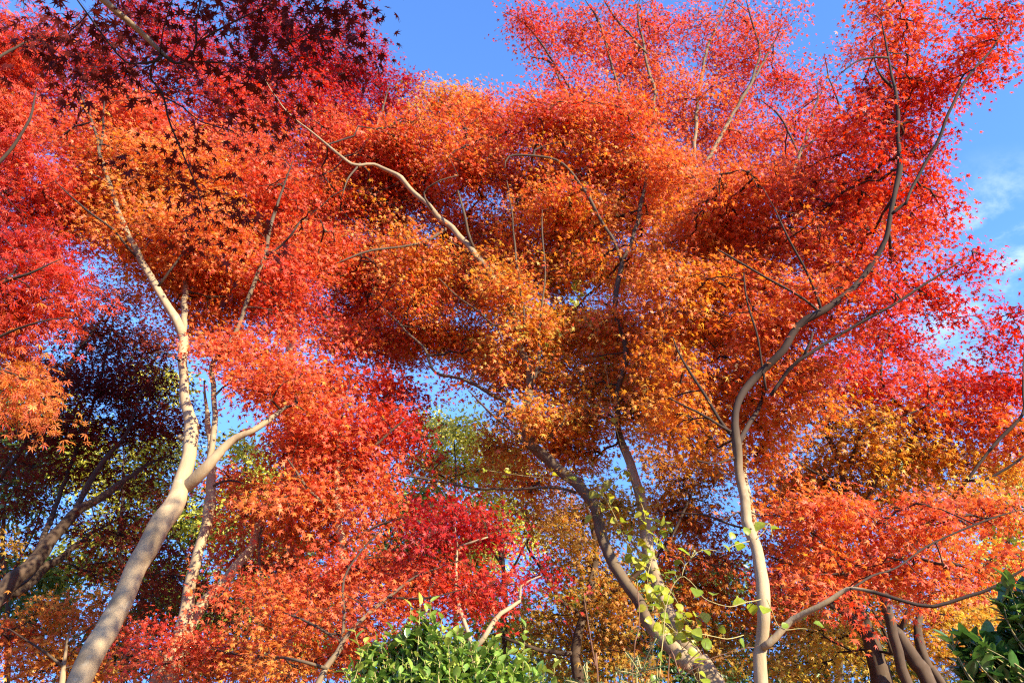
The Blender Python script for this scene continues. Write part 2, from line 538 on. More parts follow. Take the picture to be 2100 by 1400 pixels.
    P = cs[sid] + f[sid] * (u * L)[:, None] + sd[sid] * (v * Wd)[:, None] * 1.2 + upn[sid] * (w * 0.10 - droop * L * (0.5 * u * u + v * v))[:, None]
    T = f[sid] * (0.55 + 0.35 * u[:, None]) + sd[sid] * (np.sign(v) * (0.4 + 0.5 * np.abs(v)))[:, None] + rng.normal(size=(NL, 3)) * 0.38 + [0, 0, -0.28]
    Nn = upn[sid] + rng.normal(size=(NL, 3)) * 0.42
    S = leaf * rng.uniform(0.6, 1.25, NL)
    V, F, k = leaf_mesh(tpl, P, T, Nn, S, rng.normal(1.2, 0.9, NL))
    hue = (hs + 0.30 * patchy(cs, rng) + rng.normal(size=n) * huej * 0.8)[sid] + rng.normal(size=NL) * huej
    odd = rng.uniform(size=NL) < 0.06
    hue = np.where(odd, hue + rng.uniform(0.4, 1.2, NL), hue)
    tone = np.clip(rng.normal(1.0, 0.13, NL), 0.55, 1.3) * shade_tone
    if mat in (MAPLE, SHADED_MAROON):
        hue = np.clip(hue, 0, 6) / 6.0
    c = build('crown', V, [F], mat, root, base, {'hue': np.repeat(hue, k), 'tone': np.repeat(tone, k)})
    STATS.append((n, NL))
    return root


STATS = []
exec_trees = True

# ------------------------------------------------------------------ ground
gm = bpy.data.materials.new('leaf_litter')
gm.use_nodes = True
t = gm.node_tree
p = t.nodes['Principled BSDF']; p.inputs['Roughness'].default_value = 0.95
n = t.nodes.new('ShaderNodeTexNoise'); n.inputs['Scale'].default_value = 4.0; n.inputs['Detail'].default_value = 10
tcg = t.nodes.new('ShaderNodeTexCoord'); t.links.new(tcg.outputs['Object'], n.inputs[0])
r = t.nodes.new('ShaderNodeValToRGB'); ramp(r, [(0.3, (0.05, 0.035, 0.02)), (0.5, (0.16, 0.07, 0.03)), (0.7, (0.30, 0.13, 0.04))])
t.links.new(n.outputs[0], r.inputs[0]); t.links.new(r.outputs[0], p.inputs['Base Color'])
gx = np.linspace(-1, 1, 121); gx = np.sign(gx) * (np.abs(gx) ** 3 * 900 + np.abs(gx) * 20)
X, Y = np.meshgrid(gx, gx, indexing='ij')
near = np.exp(-(X ** 2 + Y ** 2) / 60.0 ** 2)
Z = near * (0.05 * np.sin(X * 1.3) * np.cos(Y * 1.1) + 0.04 * np.sin(X * 0.5 + Y * 0.7)) - 0.02
i, j = np.meshgrid(np.arange(120), np.arange(120), indexing='ij')
a = i * 121 + j
g = build('ground', np.stack([X, Y, Z], -1).reshape(-1, 3), [np.stack([a, a + 121, a + 122, a + 1], -1).reshape(-1, 4)], gm, smooth=True)
g['kind'] = 'structure'
# ------------------------------------------------------------------ the maples
G = 'autumn maples in the grove'
T = 'trunk'
K = 'limb'
# pale leaning maple on the left
tree('maple_tree', 'orange red maple with a thick pale forked trunk leaning right across the lower left', 'maple tree', [
    (T, [(165, 1400, 5.6, 64), (230, 1270, 5.7, 60), (300, 1130, 5.8, 56), (350, 1040, 5.85, 55), (372, 985, 5.9, 44), (388, 915, 5.95, 37), (392, 880, 6, 34), (382, 835, 6, 29), (378, 760, 6.05, 26), (376, 690, 6.1, 24), (352, 640, 6.1, 22), (322, 590, 6.1, 20), (290, 540, 6.1, 17), (258, 470, 6.1, 15), (233, 400, 6.1, 12), (208, 325, 6.1, 10), (196, 270, 6.1, 9), (165, 195, 6.1, 7), (140, 150, 6.1, 5)]),
    (K, [(368, 1000, 5.9, 34), (395, 985, 5.86, 33), (425, 955, 5.8, 30), (455, 922, 5.8, 27), (487, 900, 5.8, 22), (520, 888, 5.8, 19), (556, 862, 5.85, 17), (588, 832, 5.95, 8)]),
    (K, [(428, 952, 5.82, 19), (440, 915, 5.86, 18), (438, 860, 5.9, 15), (434, 800, 6.0, 13), (440, 740, 6.1, 12), (480, 690, 6.2, 11.5), (500, 630, 6.2, 11), (528, 570, 6.2, 11), (545, 520, 6.2, 10), (556, 450, 6.2, 9), (580, 390, 6.2, 7), (600, 330, 6.2, 5)]),
    (K, [(388, 905, 5.95, 14), (376, 898, 5.93, 15), (368, 893, 5.92, 13)]),
    (K, [(376, 700, 6.1, 17), (380, 640, 6.3, 16), (382, 560, 6.5, 13), (384, 480, 6.6, 9), (390, 420, 6.7, 5)]),
    (K, [(547, 525, 6.2, 8), (575, 505, 6.2, 7), (600, 480, 6.1, 6), (615, 455, 6.1, 4)]),
    (K, [(205, 315, 6.1, 8), (212, 260, 6.1, 6), (214, 200, 6.1, 4)]),
    (K, [(323, 592, 6.1, 8), (345, 560, 6.0, 7), (372, 520, 6.0, 5), (395, 470, 6.0, 4)]),
    (K, [(285, 528, 6.1, 8), (262, 505, 6.0, 6.5), (230, 470, 5.9, 6), (170, 425, 5.8, 5), (112, 372, 5.8, 3)]),
    (K, [(370, 740, 6.0, 6), (330, 720, 5.9, 4), (300, 735, 5.9, 3)]),
], [
    (290, 260, 6.2, 110, 80, 1.95), (200, 300, 6.3, 90, 90, 2.05), (300, 340, 6.2, 120, 80, 2.55), (210, 400, 6.1, 90, 80, 1.95), (330, 420, 6.2, 120, 80, 2.75), (420, 380, 6.2, 100, 90, 2.25, 0.9),
    (270, 470, 6.2, 90, 60, 2.55), (420, 480, 6.2, 110, 80, 2.45), (350, 540, 6.3, 80, 70, 2.65), (430, 570, 6.2, 110, 80, 2.35), (500, 470, 6.3, 90, 80, 1.85), (560, 400, 6.4, 90, 80, 1.45, 0.9),
    (490, 590, 6.2, 80, 80, 2.15), (580, 560, 6.4, 70, 80, 1.65), (510, 330, 6.5, 80, 80, 1.75), (420, 650, 6.1, 80, 60, 2.25), (500, 712, 5.9, 110, 36, 2.25, 1.3), (560, 770, 5.8, 100, 50, 2.45, 1.3),
    (600, 812, 5.7, 56, 34, 2.55), (520, 800, 5.7, 40, 14, 2.55), (590, 650, 6.5, 60, 50, 1.65, 0.7), (130, 400, 6.2, 70, 70, 1.45, 0.8), (150, 470, 6.1, 60, 40, 1.45, 0.7),
], 11, G, cover=2.5, back=0.45)

# second pale trunk behind it, two stems from one base
tree('maple_tree', 'red maple with two pale stems parting low, just right of the leaning pale trunk', 'maple tree', [
    (T, [(325, 1400, 7.0, 46), (355, 1345, 7.0, 45), (378, 1285, 7.0, 43), (388, 1220, 7.0, 33), (402, 1140, 7.0, 30), (418, 1080, 7.05, 27), (426, 1030, 7.1, 25), (430, 980, 7.1, 23), (434, 920, 7.2, 19), (430, 850, 7.3, 15), (420, 780, 7.4, 10)]),
    (T, [(385, 1300, 7.05, 36), (412, 1250, 7.15, 34), (445, 1205, 7.2, 30), (480, 1165, 7.25, 27), (508, 1130, 7.3, 24), (530, 1085, 7.4, 22), (545, 1030, 7.5, 20), (570, 990, 7.6, 18), (610, 960, 7.7, 15), (648, 925, 7.8, 10), (690, 870, 7.9, 6)]),
    (K, [(535, 1080, 7.4, 9), (532, 1150, 7.2, 8), (540, 1210, 7.1, 7), (548, 1270, 7.0, 5)]),
    (K, [(570, 992, 7.6, 12), (600, 995, 7.5, 7), (625, 985, 7.5, 5), (660, 975, 7.4, 3)]),
    (K, [(428, 1000, 7.1, 9), (470, 985, 7.0, 6), (500, 990, 6.9, 4)]),
], [
    (480, 990, 7, 60, 50, 2.1, 0.8), (490, 1060, 7, 60, 45, 2.1, 0.8), (450, 1140, 6.8, 46, 26, 2.1, 0.8), (500, 1200, 6.9, 60, 40, 2.3, 0.9), (560, 1100, 7.3, 60, 60, 2.1, 0.8), (600, 1180, 7.2, 90, 60, 2.1), (640, 900, 7.8, 70, 60, 1.2), (590, 930, 7.9, 60, 40, 1.4, 0.8), (650, 1010, 7.8, 80, 60, 1.7),
], 12, G, cover=2.4, leaf=0.038)

# the twin-stemmed maple in the middle
tree('maple_tree', 'big orange maple in the middle, two stems joined at the bottom, one arching far left', 'maple tree', [
    (T, [(1462, 1400, 6, 54, 0.9), (1430, 1362, 6.05, 50, 0.9), (1395, 1335, 6.1, 40, 0.9), (1354, 1306, 6.2, 36, 0.9), (1314, 1249, 6.3, 33, 0.25), (1287, 1205, 6.4, 32, 0.25), (1240, 1110, 6.5, 31, 0.25), (1222, 1047, 6.5, 29, 0.25), (1177, 990, 6.55, 28, 0.25), (1113, 930, 6.6, 26, 0.25), (1090, 903, 6.6, 25, 0.25), (1072, 865, 6.6, 22, 0.25), (1085, 800, 6.6, 20, 0.25), (1080, 740, 6.6, 19, 0.25), (1066, 690, 6.6, 18, 0.25), (1050, 640, 6.6, 17, 0.25), (1012, 565, 6.6, 17, 0.25), (962, 505, 6.6, 16, 0.8), (915, 460, 6.6, 15, 0.8), (870, 412, 6.55, 13, 0.8), (812, 360, 6.5, 11, 0.8), (765, 338, 6.5, 10, 0.8), (722, 335, 6.45, 8, 0.8), (650, 280, 6.4, 6.5, 0.8), (590, 230, 6.3, 5, 0.8), (540, 160, 6.3, 3.5, 0.8)]),  # low last values put shade into the bark of this stem
    (T, [(1440, 1372, 6.05, 44, 0.9), (1400, 1318, 6.2, 42, 0.9), (1368, 1252, 6.4, 38, 0.9), (1348, 1198, 6.5, 34, 0.9), (1331, 1131, 6.6, 33, 0.9), (1320, 1065, 6.7, 31, 0.9), (1310, 1010, 6.7, 28, 0.9), (1292, 950, 6.8, 25, 0.9), (1276, 905, 6.8, 21, 0.1), (1266, 860, 6.7, 16, 0.1), (1266, 800, 6.6, 15, 0.1), (1282, 740, 6.5, 15, 0.1), (1278, 690, 6.5, 14, 0.1), (1262, 640, 6.5, 13, 0.1), (1266, 590, 6.5, 13, 0.1), (1276, 540, 6.5, 13, 0.1), (1298, 490, 6.5, 11, 0.1), (1312, 430, 6.5, 11, 0.1), (1326, 350, 6.5, 9, 0.1), (1330, 290, 6.5, 8, 0.1), (1318, 255, 6.5, 5, 0.1)]),
    (K, [(1094, 905, 6.6, 13, 0.15), (1055, 840, 6.7, 12, 0.15), (1035, 820, 6.7, 11, 0.15), (980, 792, 6.8, 10, 0.15), (940, 775, 6.8, 9, 0.15), (892, 765, 6.9, 8, 0.15), (870, 715, 6.9, 7, 0.15), (820, 665, 6.9, 6, 0.15), (760, 605, 6.9, 4, 0.15)]),
    (K, [(1120, 925, 6.6, 10, 0.15), (1085, 918, 6.5, 9, 0.15), (1060, 890, 6.4, 7, 0.15), (1010, 850, 6.3, 6, 0.15), (960, 800, 6.3, 4, 0.15)]),
    (K, [(915, 470, 6.6, 9, 0.15), (880, 492, 6.5, 8, 0.15), (840, 505, 6.4, 7, 0.15), (760, 515, 6.3, 6, 0.15), (690, 540, 6.2, 4, 0.15)]),
    (K, [(1276, 540, 6.5, 10, 0.15), (1258, 495, 6.4, 9, 0.15), (1240, 470, 6.4, 9, 0.15), (1215, 420, 6.3, 9, 0.15), (1190, 375, 6.3, 8, 0.15), (1155, 335, 6.2, 7.5, 0.15), (1110, 320, 6.2, 7, 0.15), (1045, 322, 6.2, 6, 0.15), (1035, 345, 6.2, 4, 0.15)]),
    (K, [(1100, 908, 6.6, 12, 0.15), (1130, 898, 6.5, 9, 0.15), (1150, 880, 6.4, 7, 0.15), (1160, 850, 6.4, 4, 0.15)]),
    (K, [(1090, 800, 6.6, 9, 0.15), (1098, 770, 6.5, 10, 0.15), (1105, 740, 6.5, 8, 0.15), (1105, 690, 6.5, 6, 0.15), (1112, 620, 6.4, 5.5, 0.15), (1118, 560, 6.4, 5, 0.15), (1112, 480, 6.3, 4.5, 0.15), (1112, 430, 6.3, 3, 0.15)]),
    (K, [(1070, 705, 6.6, 8, 0.15), (1075, 660, 6.5, 7, 0.15), (1068, 590, 6.4, 6, 0.15), (1055, 510, 6.4, 5, 0.15), (1046, 420, 6.3, 4, 0.15), (1040, 370, 6.3, 4, 0.15)]),
    (K, [(970, 512, 6.6, 9, 0.15), (958, 475, 6.5, 8, 0.15), (950, 430, 6.4, 7, 0.15), (938, 390, 6.4, 4, 0.15)]),
    (K, [(1050, 668, 6.6, 7, 0.15), (1010, 665, 6.5, 6, 0.15), (985, 640, 6.4, 5, 0.15), (940, 610, 6.4, 4, 0.15), (900, 570, 6.3, 3, 0.15)]),
    (K, [(1180, 1010, 6.55, 9, 0.15), (1140, 1000, 6.6, 8, 0.15), (1050, 1002, 6.7, 7, 0.15), (970, 1000, 6.8, 6, 0.15), (890, 985, 6.9, 5, 0.15), (790, 970, 7, 4, 0.15), (705, 970, 7, 3, 0.15)]),
    (K, [(1262, 640, 6.5, 7, 0.15), (1240, 622, 6.4, 5, 0.15), (1215, 615, 6.4, 4, 0.15)]),
    (K, [(1020, 800, 6.7, 7, 0.15), (965, 770, 6.5, 0.5, 0.15)]),
    (K, [(885, 430, 6.55, 7, 0.15), (870, 395, 6.5, 5, 0.15), (905, 370, 6.4, 4, 0.15), (940, 360, 6.4, 3, 0.15)]),
    (K, [(738, 336, 6.5, 6, 0.15), (715, 365, 6.4, 5, 0.15), (702, 400, 6.4, 3, 0.15)]),
], [
    (690, 300, 6.5, 80, 70, 1.75), (780, 330, 6.5, 90, 80, 2.15), (870, 290, 6.6, 90, 70, 2.45), (905, 205, 6.8, 46, 46, 3.15), (965, 210, 6.9, 40, 50, 2.65), (1000, 270, 6.6, 90, 60, 2.25), (1100, 240, 6.5, 90, 60, 2.05), (1190, 250, 6.5, 80, 60, 2.05), (1285, 250, 6.3, 80, 60, 2.15),
    (700, 410, 6.4, 90, 70, 2.25), (800, 430, 6.4, 90, 70, 2.65), (880, 380, 6.5, 80, 60, 2.65), (980, 350, 6.5, 90, 70, 2.35), (1080, 380, 6.4, 80, 70, 2.55), (1170, 330, 6.4, 80, 60, 2.55), (1250, 340, 6.4, 80, 60, 2.45), (1340, 320, 6.4, 60, 60, 2.05),
    (650, 520, 6.3, 80, 70, 1.95), (740, 520, 6.3, 90, 70, 2.45), (850, 530, 6.4, 90, 60, 2.65), (940, 480, 6.5, 80, 70, 2.75), (1040, 480, 6.4, 80, 70, 2.65), (1140, 440, 6.4, 80, 70, 2.45), (1220, 440, 6.3, 80, 70, 2.75), (1310, 430, 6.4, 70, 70, 2.35),
    (760, 620, 6.7, 90, 60, 1.85), (860, 620, 6.7, 80, 60, 2.35), (950, 590, 6.5, 80, 60, 2.75), (1040, 580, 6.4, 70, 60, 2.75), (1130, 550, 6.4, 70, 70, 2.85), (1210, 550, 6.3, 70, 60, 2.65), (1300, 560, 6.5, 60, 70, 2.35), (890, 690, 6.8, 80, 44, 2.35), (980, 690, 6.6, 80, 50, 2.65, 0.9),
    (1080, 680, 6.4, 80, 60, 2.95), (1180, 660, 6.4, 80, 60, 2.75), (1270, 660, 6.5, 70, 60, 2.55), (800, 700, 7, 60, 50, 1.55, 0.8), (1010, 755, 6.6, 60, 34, 2.55, 0.9), (1120, 770, 6.4, 80, 60, 2.95), (1220, 770, 6.5, 70, 60, 2.85), (1310, 760, 6.6, 60, 50, 2.65), (1030, 850, 6.4, 40, 24, 2.95, 0.6),
    (1090, 850, 6.4, 60, 46, 3.1), (1180, 850, 6.5, 70, 40, 3.2), (1030, 920, 6.4, 70, 30, 3), (940, 975, 6.8, 100, 18, 2.95, 0.5), (820, 965, 7, 90, 16, 2.65, 0.5), (1080, 985, 6.6, 80, 30, 3), (1180, 930, 6.6, 60, 34, 3.2), (1240, 1010, 6.5, 50, 50, 4.4, 0.8), (1280, 1080, 6.4, 46, 44, 4.5, 0.8), (905, 785, 6.7, 34, 14, 1.35, 0.5),
    (740, 700, 7.2, 70, 44, 1.9), (820, 720, 7.2, 50, 40, 1.9), (1000, 720, 6.8, 60, 40, 2.6), (1060, 770, 6.7, 50, 44, 2.8), (1140, 700, 6.8, 70, 60, 2.7), (1230, 700, 6.9, 70, 60, 2.6), (1290, 830, 6.8, 60, 40, 3.05), (1130, 900, 6.8, 60, 40, 3.25), (1200, 880, 6.9, 50, 40, 3.05), (1340, 700, 6.9, 60, 60, 2.5), (1340, 800, 6.9, 60, 50, 2.7), (760, 560, 7.1, 80, 60, 2), (900, 560, 7.1, 80, 60, 2.4), (1040, 540, 7.1, 80, 60, 2.5), (1180, 480, 7.1, 80, 60, 2.4), 
], 13, G, cover=2.5, djit=0.7, back=0.85, huej=0.45)

# the upright maple on the right
tree('maple_tree', 'tall red orange maple with an upright pale trunk and a dark limb sweeping right', 'maple tree', [
    (T, [(1562, 1400, 5.2, 34, 1), (1564, 1330, 5.2, 34, 1), (1566, 1250, 5.2, 32, 1), (1563, 1180, 5.25, 31, 1), (1550, 1120, 5.3, 31, 1), (1530, 1065, 5.3, 30, 1), (1521, 1000, 5.35, 26, 0.75), (1516, 940, 5.4, 24, 0.375), (1510, 900, 5.4, 24, 0.125), (1508, 850, 5.4, 20, 0), (1525, 800, 5.4, 21, 0), (1560, 757, 5.35, 21, 0), (1605, 715, 5.3, 20, 0), (1640, 670, 5.3, 19, 0), (1690, 640, 5.25, 19, 0), (1740, 600, 5.2, 17, 0), (1785, 545, 5.15, 15, 0), (1815, 490, 5.1, 14, 0), (1830, 420, 5.05, 13, 0), (1844, 345, 5, 13, 0), (1842, 260, 4.95, 10, 0), (1836, 190, 4.9, 9, 0), (1822, 120, 4.9, 8, 0), (1808, 45, 4.85, 7, 0), (1785, 30, 4.85, 4, 0)]),  # bark blackens up the limb, its shade painted in
    (K, [(1580, 812, 5.35, 9, 0), (1605, 775, 5.3, 9, 0), (1640, 738, 5.2, 10, 0), (1740, 675, 5.1, 8, 0), (1830, 625, 5, 7, 0), (1900, 580, 4.95, 6, 0), (1985, 525, 4.9, 4, 0)]),
    (K, [(1646, 735, 5.2, 9, 0), (1660, 705, 5.15, 8, 0), (1668, 680, 5.15, 6, 0)]),
    (K, [(1855, 420, 5, 8, 0), (1880, 370, 5, 9, 0), (1920, 295, 4.9, 9, 0), (1945, 230, 4.8, 8, 0), (1985, 160, 4.75, 7, 0), (2030, 105, 4.7, 6, 0), (2075, 40, 4.65, 4, 0)]),
    (K, [(1828, 440, 5.05, 9, 0), (1858, 415, 5, 8, 0)]),
    (K, [(1682, 642, 5.25, 8, 0), (1650, 615, 5.2, 7, 0), (1590, 580, 5.15, 6.5, 0), (1530, 545, 5.1, 6, 0), (1470, 510, 5.1, 4, 0)]),
    (K, [(1685, 640, 5.25, 8, 0), (1672, 595, 5.2, 7, 0), (1640, 530, 5.15, 7, 0), (1612, 480, 5.1, 6, 0), (1590, 430, 5.1, 4, 0)]),
    (K, [(1570, 800, 5.4, 7, 0), (1560, 735, 5.35, 6, 0), (1552, 680, 5.3, 6, 0), (1533, 620, 5.3, 5, 0), (1525, 560, 5.3, 4, 0)]),
    (K, [(1512, 905, 5.4, 13, 0), (1475, 860, 5.3, 9, 0), (1440, 800, 5.3, 8, 0), (1400, 740, 5.3, 6, 0), (1380, 690, 5.3, 4, 0)]),
    (K, [(1508, 890, 5.4, 9, 0), (1475, 872, 5.25, 7, 0), (1430, 845, 5.2, 6, 0), (1370, 815, 5.2, 4, 0)]),
    (K, [(1514, 910, 5.45, 15, 0), (1535, 870, 5.6, 13, 0), (1552, 845, 5.7, 11, 0), (1570, 800, 5.9, 8, 0), (1590, 740, 6, 5, 0)]),
    (K, [(1568, 1322, 5.2, 22, 1), (1590, 1305, 5.15, 20, 1), (1625, 1275, 5.1, 18, 1), (1680, 1240, 5, 15, 1), (1725, 1217, 4.95, 13, 1), (1752, 1207, 4.9, 9, 1), (1795, 1212, 4.85, 11, 0), (1850, 1230, 4.8, 10, 0), (1915, 1243, 4.75, 10, 0), (1985, 1222, 4.7, 9, 0), (2060, 1190, 4.65, 8, 0), (2130, 1150, 4.6, 6, 0)]),
    (K, [(1745, 1208, 4.9, 7, 0), (1790, 1180, 5, 6, 0), (1835, 1165, 5.1, 5, 0), (1900, 1120, 5.2, 5, 0), (2000, 1075, 5.2, 5, 0), (2095, 1045, 5.2, 4, 0)]),
    (K, [(1822, 118, 4.9, 7, 0), (1795, 118, 4.85, 6, 0), (1760, 125, 4.8, 5, 0), (1725, 150, 4.8, 3, 0)]),
    (K, [(1830, 178, 4.95, 8, 0), (1808, 160, 4.9, 6, 0), (1795, 125, 4.9, 4, 0), (1793, 90, 4.9, 3, 0)]),
    (K, [(1512, 935, 5.4, 6, 0), (1470, 950, 5.2, 5, 0), (1430, 945, 5.1, 4, 0)]),
    (K, [(1540, 1085, 5.3, 8, 0), (1500, 1075, 5.5, 6, 0), (1440, 1055, 5.6, 5, 0), (1380, 1050, 5.7, 4, 0)]),
], [
    (1385, 380, 5.7, 70, 70, 2.15, 0.8), (1470, 420, 5.6, 80, 70, 2.15), (1550, 400, 5.6, 80, 60, 1.95), (1640, 400, 5.5, 80, 60, 1.85), (1720, 430, 5.3, 80, 70, 1.85), (1400, 480, 5.6, 80, 70, 2.35), (1490, 500, 5.5, 80, 70, 2.15), (1580, 490, 5.4, 80, 60, 2.15), (1670, 510, 5.3, 80, 60, 2.15), (1760, 490, 5.2, 60, 60, 2.05),
    (1380, 580, 5.6, 80, 60, 2.45), (1460, 590, 5.5, 80, 60, 2.35), (1550, 580, 5.4, 80, 60, 2.25), (1640, 590, 5.3, 80, 60, 2.25), (1730, 570, 5.2, 70, 50, 2.25), (1390, 670, 5.5, 80, 60, 2.55), (1480, 680, 5.4, 80, 60, 2.45), (1570, 670, 5.4, 80, 60, 2.35), (1660, 660, 5.3, 70, 50, 2.25), (1400, 760, 5.4, 70, 60, 2.75), (1480, 770, 5.5, 70, 50, 2.65), (1580, 760, 5.6, 70, 60, 2.45), (1650, 760, 5.4, 50, 40, 2.45),
    (1400, 850, 5.4, 70, 50, 2.95), (1480, 840, 5.6, 60, 50, 2.85), (1590, 850, 5.6, 70, 60, 2.75), (1440, 910, 5.3, 60, 40, 3.15), (1580, 930, 5.6, 60, 40, 2.65), (1660, 830, 5.6, 40, 40, 2.75, 0.7),
    (1800, 20, 4.9, 66, 50, 1.9, 0.8), (1850, 80, 4.9, 60, 60, 1.8), (1760, 100, 5, 50, 40, 1.65, 0.6), (1870, 150, 4.9, 60, 50, 1.6), (1790, 200, 5, 70, 50, 1.3, 0.8), (1890, 210, 4.9, 60, 50, 1.2), (1760, 270, 5, 80, 60, 1.45), (1850, 280, 4.9, 70, 50, 1.3), (1780, 350, 5.1, 80, 60, 1.5), (1870, 360, 5, 50, 60, 1.7), (1810, 420, 5.1, 80, 50, 1.7), (1890, 440, 5, 50, 50, 1.7), (1860, 500, 5.1, 60, 36, 1.8), (1930, 440, 5, 30, 34, 1.2, 0.6), (1900, 20, 4.9, 0.1, 0.1, 1.4, 0.1),
    (1985, 110, 4.8, 60, 46, 1.3, 0.8), (2050, 60, 4.7, 60, 50, 1.3, 0.8), (1965, 175, 4.9, 44, 26, 1, 0.6), (2060, 120, 4.7, 40, 30, 1.2, 0.5), (2040, 10, 4.7, 60, 30, 1.2, 0.6), (1900, 300, 4.95, 24, 34, 1, 0.6),
    (1890, 585, 5, 60, 30, 1, 0.9), (1965, 545, 4.9, 50, 28, 1, 0.8), (1840, 625, 5.1, 70, 30, 1.1, 0.9), (1930, 625, 5, 60, 30, 1, 0.7), (1750, 660, 5.2, 50, 34, 1.85, 0.8), (2005, 520, 4.9, 20, 14, 1, 0.6), (1965, 655, 5, 40, 20, 0.9, 0.6), (1800, 560, 5.1, 40, 30, 1.6, 0.8),
    (1800, 1080, 5.2, 80, 30, 2.25), (1900, 1060, 5.2, 90, 26, 2.15, 1.2), (2010, 1045, 5.2, 80, 26, 2.15, 1.2), (2080, 1040, 5.2, 50, 20, 2.15, 1.2), (1700, 1150, 5.1, 80, 34, 2.45), (1800, 1160, 5, 90, 28, 2.25, 1.2), (1900, 1175, 4.9, 80, 30, 2.35), (2000, 1160, 4.9, 80, 30, 2.35), (2080, 1140, 4.8, 50, 24, 2.15), (1660, 1190, 5.1, 60, 30, 2.55), (1640, 1060, 5.4, 70, 40, 2.55), (1720, 1040, 5.5, 70, 36, 2.55), (1770, 1250, 4.9, 50, 20, 2.15, 0.8), (1900, 1215, 4.8, 60, 14, 2.25, 0.7),
], 14, G, cover=2.3, djit=0.5, leaf=0.032, back=0.6, L=0.17)

# tall red maple behind, reaching the top of the picture
tree('maple_tree', 'tall crimson topped maple whose slim dark upper stems fan out against the blue sky', 'maple tree', [
    (T, [(1563, 1400, 8.6, 23), (1563, 1250, 8.6, 23), (1548, 1100, 8.6, 22), (1530, 1000, 8.7, 21), (1520, 900, 8.8, 20), (1508, 800, 9.0, 17), (1508, 700, 9.1, 15), (1495, 680, 9.2, 14), (1472, 640, 9.2, 13), (1450, 590, 9.3, 13), (1428, 520, 9.4, 12), (1410, 450, 9.4, 12), (1420, 380, 9.4, 11), (1425, 300, 9.4, 10), (1432, 200, 9.4, 9), (1448, 110, 9.4, 8), (1475, 40, 9.4, 6), (1500, -20, 9.4, 5)]),
    (K, [(1420, 375, 9.4, 9), (1450, 330, 9.3, 10), (1500, 240, 9.3, 9), (1535, 180, 9.2, 8), (1570, 120, 9.2, 6), (1600, 60, 9.2, 4)]),
    (K, [(1540, 170, 9.2, 7), (1558, 110, 9.2, 6), (1545, 55, 9.2, 5), (1530, 0, 9.2, 3)]),
    (K, [(1408, 440, 9.4, 8), (1345, 250, 9.2, 8), (1340, 180, 9.2, 8), (1320, 100, 9.2, 7), (1310, 40, 9.2, 6), (1312, -20, 9.2, 4)]),
    (K, [(1325, 110, 9.2, 7), (1290, 70, 9.1, 6), (1250, 20, 9.1, 5), (1230, -20, 9.1, 3)]),
    (K, [(1345, 260, 9.2, 7), (1290, 240, 9.1, 7), (1262, 160, 9.1, 7), (1230, 50, 9.0, 6), (1200, 0, 9.0, 4)]),
    (K, [(1285, 235, 9.1, 7), (1200, 225, 9.0, 7), (1160, 190, 9.0, 6), (1130, 130, 9.0, 6), (1088, 118, 9.0, 4)]),
    (K, [(1190, 220, 9.0, 6), (1155, 160, 9.0, 5), (1110, 90, 8.9, 5), (1065, 40, 8.9, 4), (1030, 25, 8.9, 3)]),
    (K, [(1508, 720, 9.1, 10), (1527, 640, 9.1, 9), (1545, 560, 9.0, 8), (1590, 470, 9.0, 7), (1635, 330, 8.9, 8), (1660, 260, 8.9, 7), (1676, 200, 8.9, 5), (1675, 160, 8.9, 3)]),
    (K, [(1640, 320, 8.9, 6), (1600, 240, 8.8, 5), (1560, 205, 8.8, 3)]),
    (K, [(1640, 310, 8.9, 6), (1720, 240, 8.8, 5), (1700, 160, 8.8, 4), (1690, 110, 8.8, 3)]),
], [
    (1070, 45, 8.9, 46, 46, 1.0, .7), (1130, 80, 9, 60, 50, 1.2, .7), (1195, 50, 9, 60, 50, 1.3, .6), (1150, 150, 9, 60, 40, 1.0, .6), (1230, 120, 9.1, 60, 60, 1.3, .7), (1190, 210, 9, 50, 36, 1.2, .7), (1250, 210, 9.1, 60, 40, 1.4), (1300, 130, 9.2, 50, 60, 1.5), (1260, 30, 9.1, 40, 40, 1.2, .6), (1335, 60, 9.2, 50, 60, 1.3, .8), (1345, 160, 9.2, 50, 50, 1.8), (1320, 220, 9.2, 60, 40, 1.9), (1400, 260, 9.3, 60, 50, 1.9),
    (1445, 50, 9.4, 50, 50, 1.3, .7), (1520, 40, 9.3, 50, 60, 1.4, .8), (1590, 40, 9.2, 36, 46, 1.5, .8), (1470, 130, 9.4, 50, 50, 1.4, .7), (1540, 130, 9.3, 50, 50, 1.3, .8), (1420, 190, 9.4, 50, 50, 1.9, .8), (1500, 210, 9.3, 60, 50, 1.6), (1590, 180, 9.1, 50, 50, 1.2, .7), (1650, 160, 9, 44, 36, 1.5, .7), (1690, 200, 8.9, 40, 50, 1.2, .6), (1470, 290, 9.3, 70, 50, 1.7), (1560, 280, 9.1, 70, 50, 1.5), (1640, 270, 9, 60, 50, 1.4, .8), (1700, 300, 8.9, 50, 50, 1.2, .8), (1400, 340, 9.3, 70, 50, 2.0), (1500, 360, 9.2, 80, 50, 1.8), (1610, 350, 9, 70, 50, 1.5), (1700, 380, 8.9, 60, 50, 1.3, .8), (1500, 520, 9.2, 90, 90, 2.0, .8), (1440, 680, 9.2, 90, 80, 2.2, .8), (1540, 720, 9.1, 80, 80, 2.2, .7), (1380, 60, 9.3, 30, 40, 1.2, .4), (1280, 320, 9.2, 80, 60, 1.8, .7), (1370, 420, 9.3, 70, 60, 1.7, .7),
], 15, G, cover=1.7, leaf=0.038, djit=0.6, L=0.3, Wd=0.22)

